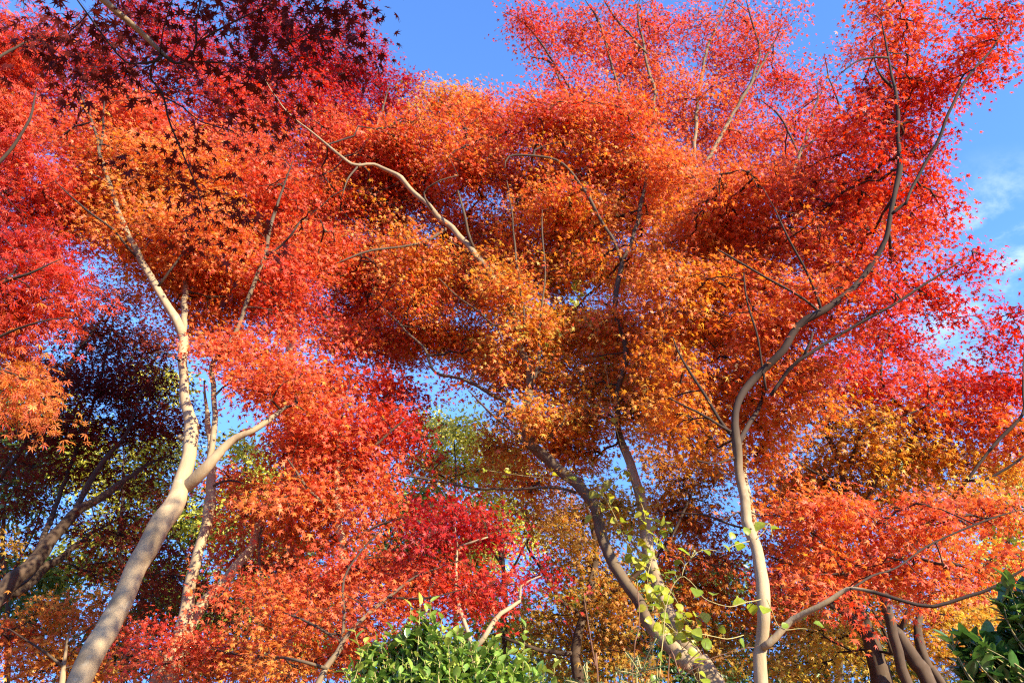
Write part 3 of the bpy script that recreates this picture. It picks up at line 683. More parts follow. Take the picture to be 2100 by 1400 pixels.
# maple of the far right with red top and golden inside
tree('maple_tree', 'red topped golden maple at the right edge under the small patch of cloud', 'maple tree', [
    (T, [(1800, 1190, 8.6, 26), (1760, 1080, 8.6, 20), (1735, 1000, 8.6, 17), (1722, 950, 8.6, 15), (1700, 890, 8.6, 13), (1690, 830, 8.6, 10), (1672, 770, 8.6, 8), (1665, 740, 8.6, 5)]),
    (K, [(1712, 915, 8.6, 9), (1680, 880, 8.5, 9), (1650, 850, 8.4, 8), (1635, 800, 8.4, 5)]),
    (K, [(1760, 1080, 8.6, 14), (1810, 960, 8.4, 9), (1880, 880, 8.3, 8), (1815, 800, 8.2, 7), (1808, 740, 8.2, 6), (1820, 690, 8.2, 4)]),
    (K, [(1740, 960, 8.5, 9), (1765, 890, 8.2, 8), (1800, 870, 8.1, 8), (1860, 850, 8, 6), (1930, 820, 8, 4)]),
    (K, [(1800, 1180, 8.5, 16), (1950, 1030, 8.0, 10), (1985, 980, 7.8, 9), (2040, 910, 7.7, 8), (2095, 850, 7.6, 8), (2098, 790, 7.6, 6), (2100, 720, 7.6, 4)]),
    (K, [(1985, 985, 7.8, 8), (2040, 975, 7.7, 7), (2110, 930, 7.6, 6)]),
    (K, [(1735, 1005, 8.6, 8), (1700, 985, 8.4, 7), (1640, 950, 8.3, 5), (1610, 935, 8.3, 3)]),
], [
    (1680, 790, 8.5, 50, 46, 1.1, 0.8), (1720, 740, 8.5, 50, 40, 0.6, 0.8), (1790, 690, 8.2, 60, 46, 0.5, 0.8), (1850, 700, 8.2, 40, 36, 0.6, 0.6), (1760, 800, 8.3, 60, 46, 1.2), (1840, 790, 8.2, 60, 50, 1.2), (1900, 740, 8.2, 46, 40, 0.8, 0.8), (1930, 800, 8.1, 60, 40, 1), (1700, 860, 8.6, 50, 40, 2.7, 0.8), (1780, 870, 8.2, 70, 44, 3.3), (1870, 850, 8.1, 60, 44, 2.7), (1960, 860, 8, 60, 44, 1.5), (2010, 790, 7.9, 50, 40, 0.8, 0.9), (2060, 720, 7.7, 40, 50, 0.5, 0.8), (2080, 640, 7.7, 40, 24, 0.4, 0.6), (2070, 800, 7.7, 50, 50, 0.8), (2050, 870, 7.8, 60, 44, 1.9), (2040, 620, 7.8, 40, 16, 0.3, 0.4), (1890, 690, 8, 20, 16, 0.3, 0.4),
    (1680, 930, 8.5, 70, 40, 3.1), (1770, 940, 8.3, 70, 40, 3.2), (1860, 930, 8.1, 80, 44, 3), (1950, 940, 7.9, 70, 44, 3.2), (2040, 950, 7.8, 70, 40, 3.2), (1700, 1000, 8.5, 80, 40, 3.1), (1800, 1010, 8.3, 80, 40, 3.2), (1900, 1000, 8, 80, 36, 3.3), (2000, 1005, 7.8, 60, 30, 3.5), (1640, 1000, 8.4, 60, 50, 2.8), (2090, 900, 7.7, 40, 60, 2.3),
], 16, G, bark=DBARK, cover=2.1, leaf=0.044, djit=0.5, L=0.3, Wd=0.22)

# far left red maple with narrow hanging leaves
tree('maple_tree', 'scarlet maple with feathery drooping foliage filling the left edge', 'maple tree', [
    (T, [(-260, 1150, 5.6, 60), (-250, 900, 5.7, 52), (-220, 650, 5.8, 42), (-180, 450, 5.9, 32), (-140, 250, 6.0, 22), (-90, 80, 6.1, 14), (-60, -60, 6.2, 8)]),
    (K, [(-225, 680, 5.8, 24), (-120, 640, 5.6, 16), (-20, 590, 5.4, 10), (60, 560, 5.3, 7), (130, 530, 5.3, 4)]),
    (K, [(-190, 480, 5.9, 22), (-90, 400, 5.7, 14), (0, 330, 5.6, 9), (60, 250, 5.5, 7), (75, 180, 5.5, 4)]),
    (K, [(-240, 830, 5.7, 24), (-120, 760, 5.5, 14), (0, 690, 5.4, 8), (80, 660, 5.3, 5), (140, 650, 5.3, 3)]),
    (K, [(-120, 200, 6.0, 14), (-20, 130, 5.9, 9), (60, 80, 5.9, 5)]),
], [
    (40, 120, 5.8, 80, 60, 1.55), (-40, 60, 5.9, 80, 80, 1.45), (30, 220, 5.7, 80, 60, 1.75), (-30, 300, 5.7, 80, 80, 1.45), (50, 320, 5.6, 70, 60, 1.35), (40, 420, 5.5, 90, 50, 1.05, 1.2), (-50, 480, 5.6, 80, 80, 1.15), (70, 500, 5.4, 80, 50, 1.05, 1.2), (20, 570, 5.4, 90, 50, 1.15, 1.2), (110, 560, 5.3, 60, 40, 1.05), (60, 640, 5.3, 90, 44, 1.35, 1.2), (-40, 660, 5.4, 90, 60, 1.35), (150, 600, 5.3, 50, 26, 1.15), (30, 710, 5.3, 80, 40, 1.85), (40, 780, 5.3, 70, 34, 2.25), (-40, 800, 5.4, 80, 50, 2.05), (70, 850, 5.3, 70, 24, 2.35, 0.8), (-30, 150, 5.8, 60, 80, 1.55), (90, 60, 5.9, 50, 50, 1.65, 0.7),
], 17, G, cover=2.6, leaf=0.048, tpl=FEATHER, droop=0.6, tilt=0.22, per=30)

# maroon overhanging branch close overhead, its trunk behind the viewer
tree('overhanging_maple', 'shaded dark maroon maple branch hanging close overhead in the top left corner', 'maple tree', [
    (T, [(-2300, 1500, 1.9, 260), (-2150, 700, 2.0, 240), (-1650, -200, 2.2, 200), (-900, -700, 2.5, 120), (-200, -500, 2.9, 60), (120, -100, 3.2, 24, 1), (215, 0, 3.3, 19, 1), (262, 45, 3.35, 18, 1), (300, 80, 3.4, 16, 1), (338, 118, 3.4, 14), (360, 132, 3.4, 11), (385, 128, 3.4, 7), (440, 127, 3.4, 5.5), (500, 128, 3.4, 5), (550, 103, 3.4, 4), (610, 78, 3.4, 2.5)]),
    (K, [(330, 112, 3.4, 12), (315, 124, 3.4, 9), (290, 128, 3.4, 6), (258, 127, 3.4, 5), (220, 85, 3.4, 5), (180, 30, 3.4, 4.5), (150, -10, 3.4, 3)]),
    (K, [(372, 132, 3.4, 8), (396, 105, 3.38, 7), (404, 88, 3.36, 6), (470, 50, 3.34, 5), (520, 25, 3.3, 4), (555, 5, 3.3, 3)]),
    (K, [(402, 92, 3.36, 6), (402, 50, 3.36, 5), (412, 0, 3.36, 4), (418, -30, 3.36, 3)]),
    (K, [(318, 122, 3.4, 7), (310, 140, 3.45, 7), (312, 165, 3.5, 6), (332, 195, 3.5, 5.5), (345, 240, 3.5, 5), (360, 280, 3.5, 4.5), (375, 315, 3.5, 4), (405, 385, 3.5, 3), (415, 430, 3.5, 2)]),
    (K, [(332, 198, 3.5, 5), (375, 220, 3.45, 4), (410, 250, 3.45, 3.5), (480, 270, 3.45, 2)]),
    (K, [(328, 112, 3.4, 4), (335, 60, 3.3, 3.5), (350, 10, 3.3, 3), (355, -20, 3.3, 2)]),
    (K, [(330, 190, 3.5, 4), (308, 192, 3.5, 3.5), (290, 175, 3.5, 2.5)]),
], [
    (110, 20, 3.5, 70, 40, .4), (60, 30, 3.5, 50, 26, .5, .8), (130, 90, 3.5, 60, 40, .5), (230, 40, 3.4, 70, 50, .4), (180, 140, 3.5, 70, 40, .6), (130, 160, 3.5, 40, 20, .6, .7), (250, 110, 3.4, 60, 40, .6), (330, 40, 3.35, 60, 50, .5), (420, 40, 3.35, 70, 60, .4), (500, 60, 3.3, 60, 50, .4), (570, 50, 3.3, 60, 50, .4), (650, 40, 3.3, 60, 50, .4), (690, 90, 3.3, 36, 46, .5), (620, 110, 3.3, 60, 30, .6, .8), (540, 130, 3.4, 60, 24, .7, .6), (210, 180, 3.5, 50, 24, .7, .7), (270, 160, 3.5, 50, 24, .7, .8), (390, 160, 3.4, 50, 30, .8, .6), (430, 200, 3.4, 60, 30, 1.0, .6), (560, 190, 3.4, 60, 40, 1.1, .5), (500, 260, 3.5, 60, 30, 1.2, .5), (380, 300, 3.5, 40, 40, .9, .5), (420, 400, 3.5, 50, 36, 1.1, .5), (470, 440, 3.5, 40, 30, 1.2, .4), (360, 370, 3.5, 30, 30, 1.1, .4), (705, 40, 3.3, 26, 30, .5, .8), (600, 10, 3.3, 80, 30, .4), (440, 500, 3.5, 14, 8, .8, .5),
    (100, -120, 3.4, 150, 90, .5, .8), (400, -120, 3.2, 150, 90, .5, .9), (660, -120, 3.2, 130, 90, .5, .9), (900, -260, 3.1, 160, 110, .5, .8), (600, -320, 3.0, 200, 110, .5, .8),
], 18, None, cover=0.9, leaf=0.039, djit=0.12, per=16, L=0.22, Wd=0.16, tpl=MAPLE7, tilt=0.45, helio=0.3, bark=BARK, twig=0.0009, place=at, back=0.2, mat=SHADED_MAROON, upw=1.0, shade_crown=[(1.0, 1.0, 5.5, 1.4, 1.2, 0.5, .5, 520), (0.2, 1.6, 5.3, 0.7, 0.7, 0.4, .5, 90)])  # last leaf masses are unseen overhead, added to shade the branch

# crimson skyline maple behind on the upper left
tree('maple_tree', 'distant pinkish crimson maple rising behind to the left of the open sky', 'maple tree', [
    (T, [(600, 1000, 10.8, 26), (590, 820, 10.9, 22), (600, 650, 11, 18), (620, 500, 11.1, 14), (640, 380, 11.2, 10), (650, 270, 11.3, 7), (660, 200, 11.3, 4)]),
    (K, [(592, 700, 10.9, 14), (560, 640, 10.8, 11), (540, 600, 10.8, 9), (535, 520, 10.8, 6)]),
    (K, [(535, 690, 10.8, 12), (580, 660, 10.7, 10), (610, 640, 10.7, 9), (622, 570, 10.7, 7), (640, 540, 10.7, 5)]),
    (K, [(610, 560, 11, 12), (680, 450, 11, 10), (740, 330, 11, 8), (780, 240, 11, 6), (800, 170, 11, 4)]),
    (K, [(605, 600, 11, 10), (670, 650, 10.8, 8), (690, 600, 10.8, 7), (690, 500, 10.8, 5)]),
], [
    (540, 150, 11.2, 70, 60, .6), (620, 110, 11.2, 70, 60, .5), (700, 150, 11.2, 70, 60, .4, .9), (760, 130, 11.2, 40, 50, .3, .8), (800, 190, 11.1, 50, 50, .3, .8), (845, 170, 11.1, 26, 34, .3, .7), (830, 250, 11.1, 40, 50, .5, .7), (640, 220, 11.2, 80, 60, .7), (740, 240, 11.1, 80, 60, .4, .9), (560, 260, 11.1, 80, 60, .9), (480, 200, 11.2, 70, 70, .8), (400, 120, 11.3, 80, 80, .7, .8), (320, 60, 11.3, 80, 60, .7, .8), (790, 330, 11, 60, 60, .7), (690, 330, 11.1, 70, 60, 1.0), (560, 350, 11, 90, 70, 1.1), (640, 430, 11, 80, 70, 1.0), (420, 300, 11.1, 90, 80, 1.0), (560, 480, 11, 80, 70, .9), (650, 560, 10.9, 70, 60, .8, .8), (560, 610, 10.9, 50, 50, .7, .7), (700, 660, 10.8, 60, 50, .9, .8), (640, 640, 10.8, 40, 40, .6, .6), (200, 120, 11.3, 90, 90, .8, .8), (280, 220, 11.2, 90, 80, .9, .8), (120, 230, 11.2, 80, 90, 1.0, .8), (180, 420, 11, 90, 70, .7, .7), (230, 500, 11, 60, 30, .5, .6), (700, 40, 11.3, 60, 50, .5, .7), (560, 40, 11.3, 90, 60, .5, .8),
], 19, G, cover=2.0, leaf=0.048, djit=0.6, L=0.34, Wd=0.25)

# shaded dark maple, lower left
tree('maple_tree', 'shaded dark purple red maple with brown trunks slanting up behind the lower left', 'maple tree', [
    (T, [(-10, 1235, 8.0, 44), (55, 1165, 8.1, 40), (110, 1100, 8.2, 32), (150, 1052, 8.3, 29), (190, 1030, 8.4, 22), (235, 1000, 8.5, 19), (270, 975, 8.6, 14), (320, 945, 8.8, 9), (370, 925, 9, 5)]),
    (T, [(-20, 1250, 7.9, 30), (40, 1215, 8.2, 28), (90, 1170, 8.4, 24), (140, 1130, 8.6, 18), (190, 1090, 8.8, 11), (250, 1060, 9, 6)]),
    (K, [(150, 1052, 8.3, 17), (185, 990, 8.5, 15), (225, 930, 8.7, 13), (262, 880, 8.8, 9), (290, 800, 8.9, 6)]),
    (K, [(60, 1160, 8.1, 16), (110, 1050, 8.6, 13), (150, 940, 9, 10), (200, 800, 9.4, 7), (240, 620, 9.6, 4)]),
    (K, [(0, 985, 9, 12), (30, 940, 9, 11), (55, 900, 9, 9), (60, 850, 9, 6)]),
    (K, [(90, 870, 9.2, 8), (150, 730, 9.2, 10), (170, 705, 9.2, 7), (235, 620, 9.2, 4)]),
], [
    (250, 620, 9.4, 50, 50, 0.7, 0.9), (200, 680, 9.3, 60, 50, 0.6, 0.9), (270, 720, 9.3, 60, 50, 0.6), (320, 700, 9.2, 50, 40, 0.6, 0.8), (150, 660, 9.3, 50, 60, 0.9, 0.8), (130, 760, 9.2, 70, 60, 1.1), (210, 780, 9.2, 80, 60, 0.7), (300, 800, 9, 70, 60, 0.7), (350, 860, 9, 40, 70, 1.9), (270, 880, 8.9, 80, 60, 1.9), (180, 870, 9, 80, 60, 2.1), (90, 880, 9, 80, 60, 2.4), (40, 940, 9, 60, 60, 2.5, 0.8), (130, 950, 8.9, 70, 50, 2.6, 0.8), (220, 960, 8.7, 60, 40, 2.4, 0.8), (330, 980, 8.9, 60, 60, 2.3, 0.8), (60, 1030, 8.7, 70, 50, 2.5, 0.8), (160, 1080, 8.5, 60, 30, 2.4, 0.5), (260, 1070, 8.8, 70, 60, 2.3, 0.8), (220, 1150, 8.7, 60, 40, 2.6, 0.7), (300, 1140, 8.9, 60, 50, 2.7, 0.7), (20, 1100, 8.5, 50, 40, 2.7, 0.5), (350, 1200, 8.9, 60, 60, 2.8, 0.8), (290, 1230, 8.8, 50, 40, 3, 0.7), (440, 1250, 8.9, 70, 60, 3.2, 0.8),
], 20, G, bark=DBARK, mat=SHADED_MAROON, cover=1.9, leaf=0.038, djit=0.5, L=0.3, Wd=0.22)  # dark leaves and bark carry this corner's shade in their colour

# broad red maple, left of centre
tree('maple_tree', 'broad deep red maple left of centre, in front of the pale green trees', 'maple tree', [
    (T, [(735, 1380, 8.8, 28), (720, 1250, 8.8, 24), (705, 1130, 8.8, 20), (690, 1030, 8.9, 17), (690, 940, 9, 14), (700, 860, 9, 10), (715, 800, 9, 6)]),
    (K, [(695, 1060, 8.9, 11), (630, 1000, 8.7, 8), (590, 940, 8.6, 5)]),
    (K, [(690, 980, 9, 11), (760, 920, 8.9, 8), (830, 860, 8.8, 5)]),
    (K, [(705, 1120, 8.8, 10), (770, 1080, 8.6, 7), (830, 1060, 8.5, 4)]),
], [
    (620, 820, 8.9, 60, 50, 2), (690, 790, 9, 70, 50, 1.7), (770, 790, 9, 60, 40, 1.5), (830, 800, 8.9, 30.8, 36, 1, 0.9), (680, 860, 8.9, 80, 50, 1.9, 1.2), (770, 870, 8.9, 80, 50, 1.5, 1.2), (830, 880, 8.8, 28, 50, 1.1), (640, 920, 8.8, 80, 50, 2.1, 1.2), (730, 940, 8.8, 90, 46, 1.8, 1.2), (810, 930, 8.8, 30, 20, 1.4, 0.5), (690, 1000, 8.7, 90, 46, 2.1, 1.2), (780, 1000, 8.7, 30, 20, 1.9, 0.5), (620, 1010, 8.7, 70, 50, 2.4), (760, 1060, 8.6, 60, 44, 2.3), (670, 1080, 8.7, 80, 44, 2.4), (600, 1070, 8.7, 60, 50, 2.6), (800, 1040, 8.6, 18, 15, 2.3, 0.5), (880, 940, 8.8, 14, 12, 1.6, 0.5), (560, 1040, 8.8, 40, 40, 2.4, 0.6),
], 21, G, shift=-2.1, cover=2.5, leaf=0.038, djit=0.4, L=0.24, Wd=0.18)

# low spreading orange red maple in front of it
tree('maple_tree', 'low spreading orange red maple with layered sprays beside the green camellia', 'maple tree', [
    (T, [(640, 1420, 6.4, 16), (690, 1340, 6.4, 14), (720, 1290, 6.4, 12), (790, 1230, 6.5, 10), (860, 1180, 6.6, 7), (940, 1150, 6.7, 5)]),
    (K, [(700, 1330, 6.4, 10), (705, 1260, 6.5, 9), (705, 1190, 6.6, 7), (740, 1130, 6.7, 5), (790, 1080, 6.8, 3)]),
    (K, [(670, 1370, 6.4, 10), (600, 1350, 6.3, 8), (520, 1345, 7.2, 6), (430, 1330, 7.5, 5), (330, 1310, 7.5, 3)]),
    (K, [(705, 1320, 6.4, 8), (640, 1280, 6.5, 7), (580, 1255, 6.6, 4)]),
    (K, [(800, 1225, 6.5, 7), (880, 1225, 6.4, 5), (960, 1205, 6.4, 3)]),
], [
    (720, 1150, 6.8, 80, 36, 2.05), (800, 1170, 6.7, 90, 32, 1.95, 1.2), (890, 1170, 6.6, 90, 28, 1.75, 1.2), (970, 1195, 6.5, 60, 26, 1.35), (860, 1220, 6.4, 80, 30, 1.95), (930, 1225, 6.4, 40, 16, 1.65), (760, 1230, 6.5, 80, 36, 2.25), (660, 1200, 6.7, 80, 40, 2.25), (580, 1230, 6.6, 70, 40, 2.35), (670, 1270, 6.5, 90, 36, 2.45), (760, 1290, 6.4, 60, 36, 2.25), (580, 1290, 6.5, 80, 34, 2.55), (500, 1330, 7.7, 80, 30, 2.45), (410, 1315, 7.5, 70, 26, 1.85, 1.2), (320, 1310, 7.4, 60, 24, 1.45, 1.2), (440, 1350, 7.6, 80, 26, 2.65), (340, 1350, 7.5, 70, 26, 2.25), (560, 1360, 6.3, 90, 30, 2.75), (660, 1350, 6.4, 70, 34, 2.65), (480, 1385, 7.6, 110, 20, 3.25), (620, 1390, 6.3, 80, 20, 3.05), (740, 1350, 6.4, 50, 34, 2.45), (280, 1280, 7.4, 24, 14, 1.25, 0.8),
], 22, G, shift=-0.9, back=0.25, cover=2.2, leaf=0.027, djit=0.3, droop=0.4, upw=1.2, flat=0.8, tilt=0.2)

# crimson sapling in the centre
tree('maple_tree', 'small bright crimson maple with slim pale forked stems in the bottom centre', 'maple tree', [
    (T, [(975, 1390, 7.4, 17, 0.9), (968, 1335, 7.4, 16, 0.9), (962, 1300, 7.4, 13, 0.9), (948, 1265, 7.5, 12, 0.9), (935, 1220, 7.6, 10, 0.9), (936, 1160, 7.7, 9, 0.9), (938, 1120, 7.8, 8, 0.9), (933, 1080, 7.8, 5, 0.9)]),
    (K, [(968, 1335, 7.4, 15, 0.9), (985, 1318, 7.4, 15, 0.9), (1000, 1290, 7.4, 14, 0.9), (1025, 1258, 7.5, 13, 0.9), (1062, 1232, 7.6, 10, 0.9), (1068, 1200, 7.6, 6, 0.9), (1110, 1180, 7.6, 4, 0.9)]),
    (K, [(938, 1120, 7.8, 6, 0.9), (965, 1112, 7.7, 7, 0.9), (1000, 1102, 7.7, 4, 0.9)]),
], [
    (940, 1050, 7.8, 60, 26, .5, 1.3), (900, 1080, 7.8, 50, 30, .3), (985, 1080, 7.8, 50, 26, .5, 1.2), (945, 1095, 7.8, 60, 26, .4), (1010, 1105, 7.7, 40, 22, .5), (880, 1050, 7.9, 30, 20, .3, .8), (1100, 1178, 7.6, 44, 16, .2, 1.1), (1040, 1190, 7.6, 40, 14, .4), (1145, 1195, 7.6, 24, 9, .2, .8), (960, 1200, 7.6, 60, 22, 1.0), (1020, 1250, 7.5, 40, 22, .6, .6), (850, 1145, 7.9, 40, 14, .4, .7),
], 23, G, shift=-1.9, back=0.15, cover=2.6, leaf=0.028, djit=0.15)

# golden and brown-orange maples behind the middle
tree('maple_tree', 'amber maple with dark branches in the shade between the two central trunks', 'maple tree', [
    (T, [(1190, 1420, 9.6, 34), (1180, 1330, 9.6, 28), (1200, 1250, 9.7, 22), (1220, 1150, 9.8, 16), (1210, 1060, 9.8, 11), (1190, 980, 9.8, 6)]),
    (K, [(1195, 1270, 9.7, 14), (1130, 1200, 9.6, 10), (1080, 1120, 9.6, 6)]),
    (K, [(1205, 1240, 9.7, 14), (1290, 1190, 9.6, 11), (1370, 1110, 9.5, 9), (1420, 1010, 9.5, 6)]),
    (K, [(1180, 1340, 9.6, 14), (1100, 1330, 9.4, 10), (1010, 1300, 9.3, 6)]),
], [
    (1120, 1050, 9.8, 70, 40, 3.25), (1190, 1060, 9.7, 60, 40, 3.05), (1180, 1120, 9.7, 60, 40, 3.35), (1130, 1160, 9.7, 50, 34, 3.85, 0.7), (1230, 1170, 9.6, 60, 50, 3.45), (1180, 1230, 9.5, 80, 36, 3.55), (1110, 1250, 9.4, 60, 24, 3.45), (1270, 1230, 9.5, 70, 40, 3.35), (1140, 1300, 9.4, 70, 30, 3.65), (1230, 1300, 9.4, 80, 40, 3.45), (1190, 1360, 9.4, 80, 36, 3.75), (1290, 1360, 9.4, 60, 36, 3.55), (1350, 950, 9.6, 50, 36, 3.35), (1400, 1010, 9.5, 60, 50, 3.35), (1460, 960, 9.5, 50, 44, 3.35), (1370, 1070, 9.5, 60, 44, 3.05), (1440, 1080, 9.4, 60, 44, 2.75), (1400, 1150, 9.4, 60, 44, 2.65), (1470, 1150, 9.4, 50, 44, 2.55), (1410, 1230, 9.4, 60, 40, 2.85), (1490, 1220, 9.4, 50, 44, 3.05), (1430, 1310, 9.4, 60, 40, 3.45), (1500, 1310, 9.4, 50, 50, 3.85), (1110, 980, 9.8, 40, 26, 3.35, 0.8), (1350, 880, 9.6, 40, 24, 3.05, 0.8), (1440, 870, 9.6, 40, 26, 2.95, 0.7), (1300, 880, 9.6, 40, 20, 3.15, 0.7),
], 24, G, shade_tone=0.72, cover=2.0, leaf=0.044, djit=0.5, L=0.3, Wd=0.22, bark=DBARK)  # leaf colour lowered to paint in the shade between the trunks

tree('maple_tree', 'amber maple whose thick broken brown limb rises behind the upright right trunk', 'maple tree', [
    (T, [(1810, 1400, 9.4, 56), (1803, 1366, 9.4, 52), (1780, 1300, 9.4, 42), (1752, 1275, 9.4, 26), (1735, 1255, 9.4, 22), (1702, 1240, 9.4, 16), (1680, 1200, 9.4, 10), (1660, 1180, 9.4, 8)]),
    (T, [(1790, 1320, 9.4, 30), (1775, 1270, 9.4, 27), (1740, 1200, 9.3, 30), (1705, 1160, 9.3, 34), (1675, 1120, 9.2, 34), (1655, 1098, 9.2, 30), (1640, 1080, 9.2, 12)]),
    (K, [(1702, 1130, 9.2, 11), (1685, 1105, 9.1, 10), (1662, 1085, 9.1, 8), (1640, 1070, 9.1, 6), (1610, 1080, 9.1, 3)]),
    (K, [(1660, 1165, 9.3, 9), (1620, 1155, 9.3, 7), (1580, 1140, 9.3, 4)]),
], [
    (1610, 1130, 9.3, 60, 40, 2.3), (1600, 1200, 9.3, 50, 40, 2.1), (1650, 1230, 9.3, 60, 26, 2.5), (1600, 1050, 9.2, 50, 40, 2.4), (1720, 1100, 9.4, 60, 30, 3.0, .7), (1640, 1150, 9.2, 50, 24, 3.4, .6), (1560, 1240, 9.4, 40, 40, 2.6, .8), (1720, 1200, 9.6, 60, 30, 2.3),
], 25, G, cover=2.0, leaf=0.038, djit=0.3, bark=DBARK)

tree('maple_tree', 'golden maple with two crossing brown trunks at the lower right', 'maple tree', [
    (T, [(1905, 1405, 9.0, 40), (1880, 1360, 9.0, 38), (1850, 1310, 9.0, 32), (1832, 1275, 9.0, 27), (1818, 1235, 9.0, 22), (1808, 1195, 9.0, 18), (1805, 1130, 9.0, 13), (1800, 1060, 9, 8)]),
    (T, [(1930, 1400, 9.1, 28), (1905, 1370, 9.1, 28), (1885, 1325, 9.1, 24), (1882, 1290, 9.1, 20), (1892, 1240, 9.1, 17), (1890, 1180, 9.1, 13), (1905, 1110, 9.1, 8)]),
    (K, [(1845, 1295, 9.0, 14), (1860, 1270, 8.9, 13), (1875, 1235, 8.9, 10), (1900, 1200, 8.9, 6)]),
    (K, [(1830, 1340, 9.2, 12), (1820, 1310, 9.2, 10), (1800, 1270, 9.2, 8), (1770, 1220, 9.2, 5)]),
], [
    (1720, 1290, 9.8, 70, 40, 4.0), (1640, 1300, 9.8, 60, 40, 4.0), (1690, 1360, 9.8, 80, 36, 4.2, .8), (1780, 1330, 9.9, 50, 40, 4.0, .8), (1930, 1290, 9.6, 50, 50, 4.1), (1980, 1270, 9.6, 60, 40, 4.2), (1960, 1340, 9.6, 60, 40, 4.1), (2030, 1320, 9.6, 60, 44, 4.2), (2000, 1385, 9.6, 80, 30, 4.2), (2070, 1260, 9.6, 50, 40, 4.4), (2080, 1360, 9.6, 50, 50, 4.3), (1620, 1370, 9.8, 50, 36, 4.0, .7), (1850, 1210, 9.4, 60, 34, 3.4), (1930, 1110, 9.3, 70, 30, 3.8, .8), (1960, 1230, 9.5, 60, 24, 3.9), (1840, 1110, 9.3, 60, 30, 3.4, .8),
], 26, G, cover=2.0, leaf=0.038, djit=0.4, L=0.3, Wd=0.22, bark=DBARK)

# low golden orange maple, bottom left corner
tree('maple_tree', 'low golden orange maple in the bottom left corner behind the leaning pale trunk', 'maple tree', [
    (T, [(120, 1430, 7.6, 16), (130, 1370, 7.6, 13), (140, 1310, 7.6, 9), (150, 1270, 7.6, 5)]),
    (K, [(130, 1365, 7.6, 9), (70, 1320, 7.5, 6), (20, 1290, 7.5, 4)]),
    (K, [(138, 1320, 7.6, 7), (190, 1280, 7.6, 5), (230, 1250, 7.6, 3)]),
], [
    (110, 1240, 7.6, 50, 24, 3.3), (150, 1270, 7.6, 70, 26, 3.2), (40, 1290, 7.5, 60, 30, 2.5), (20, 1330, 7.5, 50, 30, 2.4), (200, 1240, 7.7, 40, 30, 3.2, .8), (110, 1320, 7.6, 60, 30, 3.2, .8), (60, 1375, 7.5, 80, 26, 2.9), (150, 1370, 7.6, 50, 30, 3.4, .8), (240, 1350, 7.7, 50, 40, 3.0, .8), (20, 1200, 7.9, 30, 20, 3.0, .4), (30, 1110, 7.8, 40, 26, 4.0, .5), (230, 1290, 7.6, 36, 30, 2.8),
], 27, G, cover=2.2, leaf=0.037, droop=0.4, upw=1.2, flat=0.8, tilt=0.2, djit=0.2)

# ------------------------------------------------------------------ green trees beyond
GB = 'green trees beyond the maples'
def back_tree(label, px, r, top, blobs, seed, w=15, **kw):
    tree('evergreen_tree', label, 'tree', [
        (T, [(px, 1430, r, w), (px + 6, 1250, r, w * .9), (px - 5, 1100, r, w * .7), (px + 4, (top + 1100) / 2, r, w * .45), (px, top, r, w * .2)]),
        (K, [(px, 1200, r, w * .5), (px + 50, 1110, r - .2, w * .35), (px + 80, 1030, r - .3, w * .15)]),
        (K, [(px, 1160, r, w * .5), (px - 45, 1090, r - .2, w * .35), (px - 70, 1010, r - .3, w * .15)]),
    ], blobs, seed, GB, mat=BROAD, bark=DBARK, tpl=OVAL4, leaf=0.085, per=26, L=0.34, Wd=0.28, cover=4.0, helio=0.3, tilt=0.5, droop=0.15, djit=0.6, huej=0.14, twig=0.0016, **kw)

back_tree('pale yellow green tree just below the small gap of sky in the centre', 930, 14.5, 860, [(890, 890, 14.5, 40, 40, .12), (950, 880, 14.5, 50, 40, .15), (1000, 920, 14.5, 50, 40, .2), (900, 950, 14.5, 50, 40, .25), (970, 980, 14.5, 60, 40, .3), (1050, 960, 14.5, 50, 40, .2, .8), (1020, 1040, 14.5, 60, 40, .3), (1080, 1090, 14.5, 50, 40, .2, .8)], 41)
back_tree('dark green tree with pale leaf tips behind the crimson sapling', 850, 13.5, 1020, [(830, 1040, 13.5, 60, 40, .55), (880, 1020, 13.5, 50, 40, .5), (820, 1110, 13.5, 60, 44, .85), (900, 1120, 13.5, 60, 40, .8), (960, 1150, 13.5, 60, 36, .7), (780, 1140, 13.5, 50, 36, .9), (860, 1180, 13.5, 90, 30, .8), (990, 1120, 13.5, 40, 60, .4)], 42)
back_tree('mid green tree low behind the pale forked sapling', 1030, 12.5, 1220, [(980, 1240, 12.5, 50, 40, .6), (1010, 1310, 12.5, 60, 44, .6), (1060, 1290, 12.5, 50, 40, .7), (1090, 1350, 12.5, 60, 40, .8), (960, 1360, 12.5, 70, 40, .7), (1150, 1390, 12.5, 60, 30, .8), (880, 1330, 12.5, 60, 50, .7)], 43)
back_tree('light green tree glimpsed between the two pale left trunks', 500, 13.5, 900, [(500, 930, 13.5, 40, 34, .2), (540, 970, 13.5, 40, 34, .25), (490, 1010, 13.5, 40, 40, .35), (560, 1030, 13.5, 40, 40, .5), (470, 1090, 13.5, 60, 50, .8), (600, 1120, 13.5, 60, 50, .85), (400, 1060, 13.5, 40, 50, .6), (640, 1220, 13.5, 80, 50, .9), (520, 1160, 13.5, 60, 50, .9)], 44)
back_tree('yellowish green tree in shade behind the slanting brown trunks', 250, 13, 880, [(150, 900, 13, 60, 50, .4), (120, 960, 13, 60, 50, .7), (200, 990, 13, 50, 40, .3, .7), (320, 920, 13, 60, 50, .3), (290, 1010, 13, 60, 50, .5), (340, 1080, 13, 50, 50, .5), (240, 1080, 13, 60, 50, .6), (180, 1140, 13, 60, 50, .7), (260, 1180, 13, 60, 40, .8), (310, 780, 13, 50, 40, .3), (100, 1180, 13, 60, 50, .9), (370, 1180, 13, 60, 60, .9)], 45)
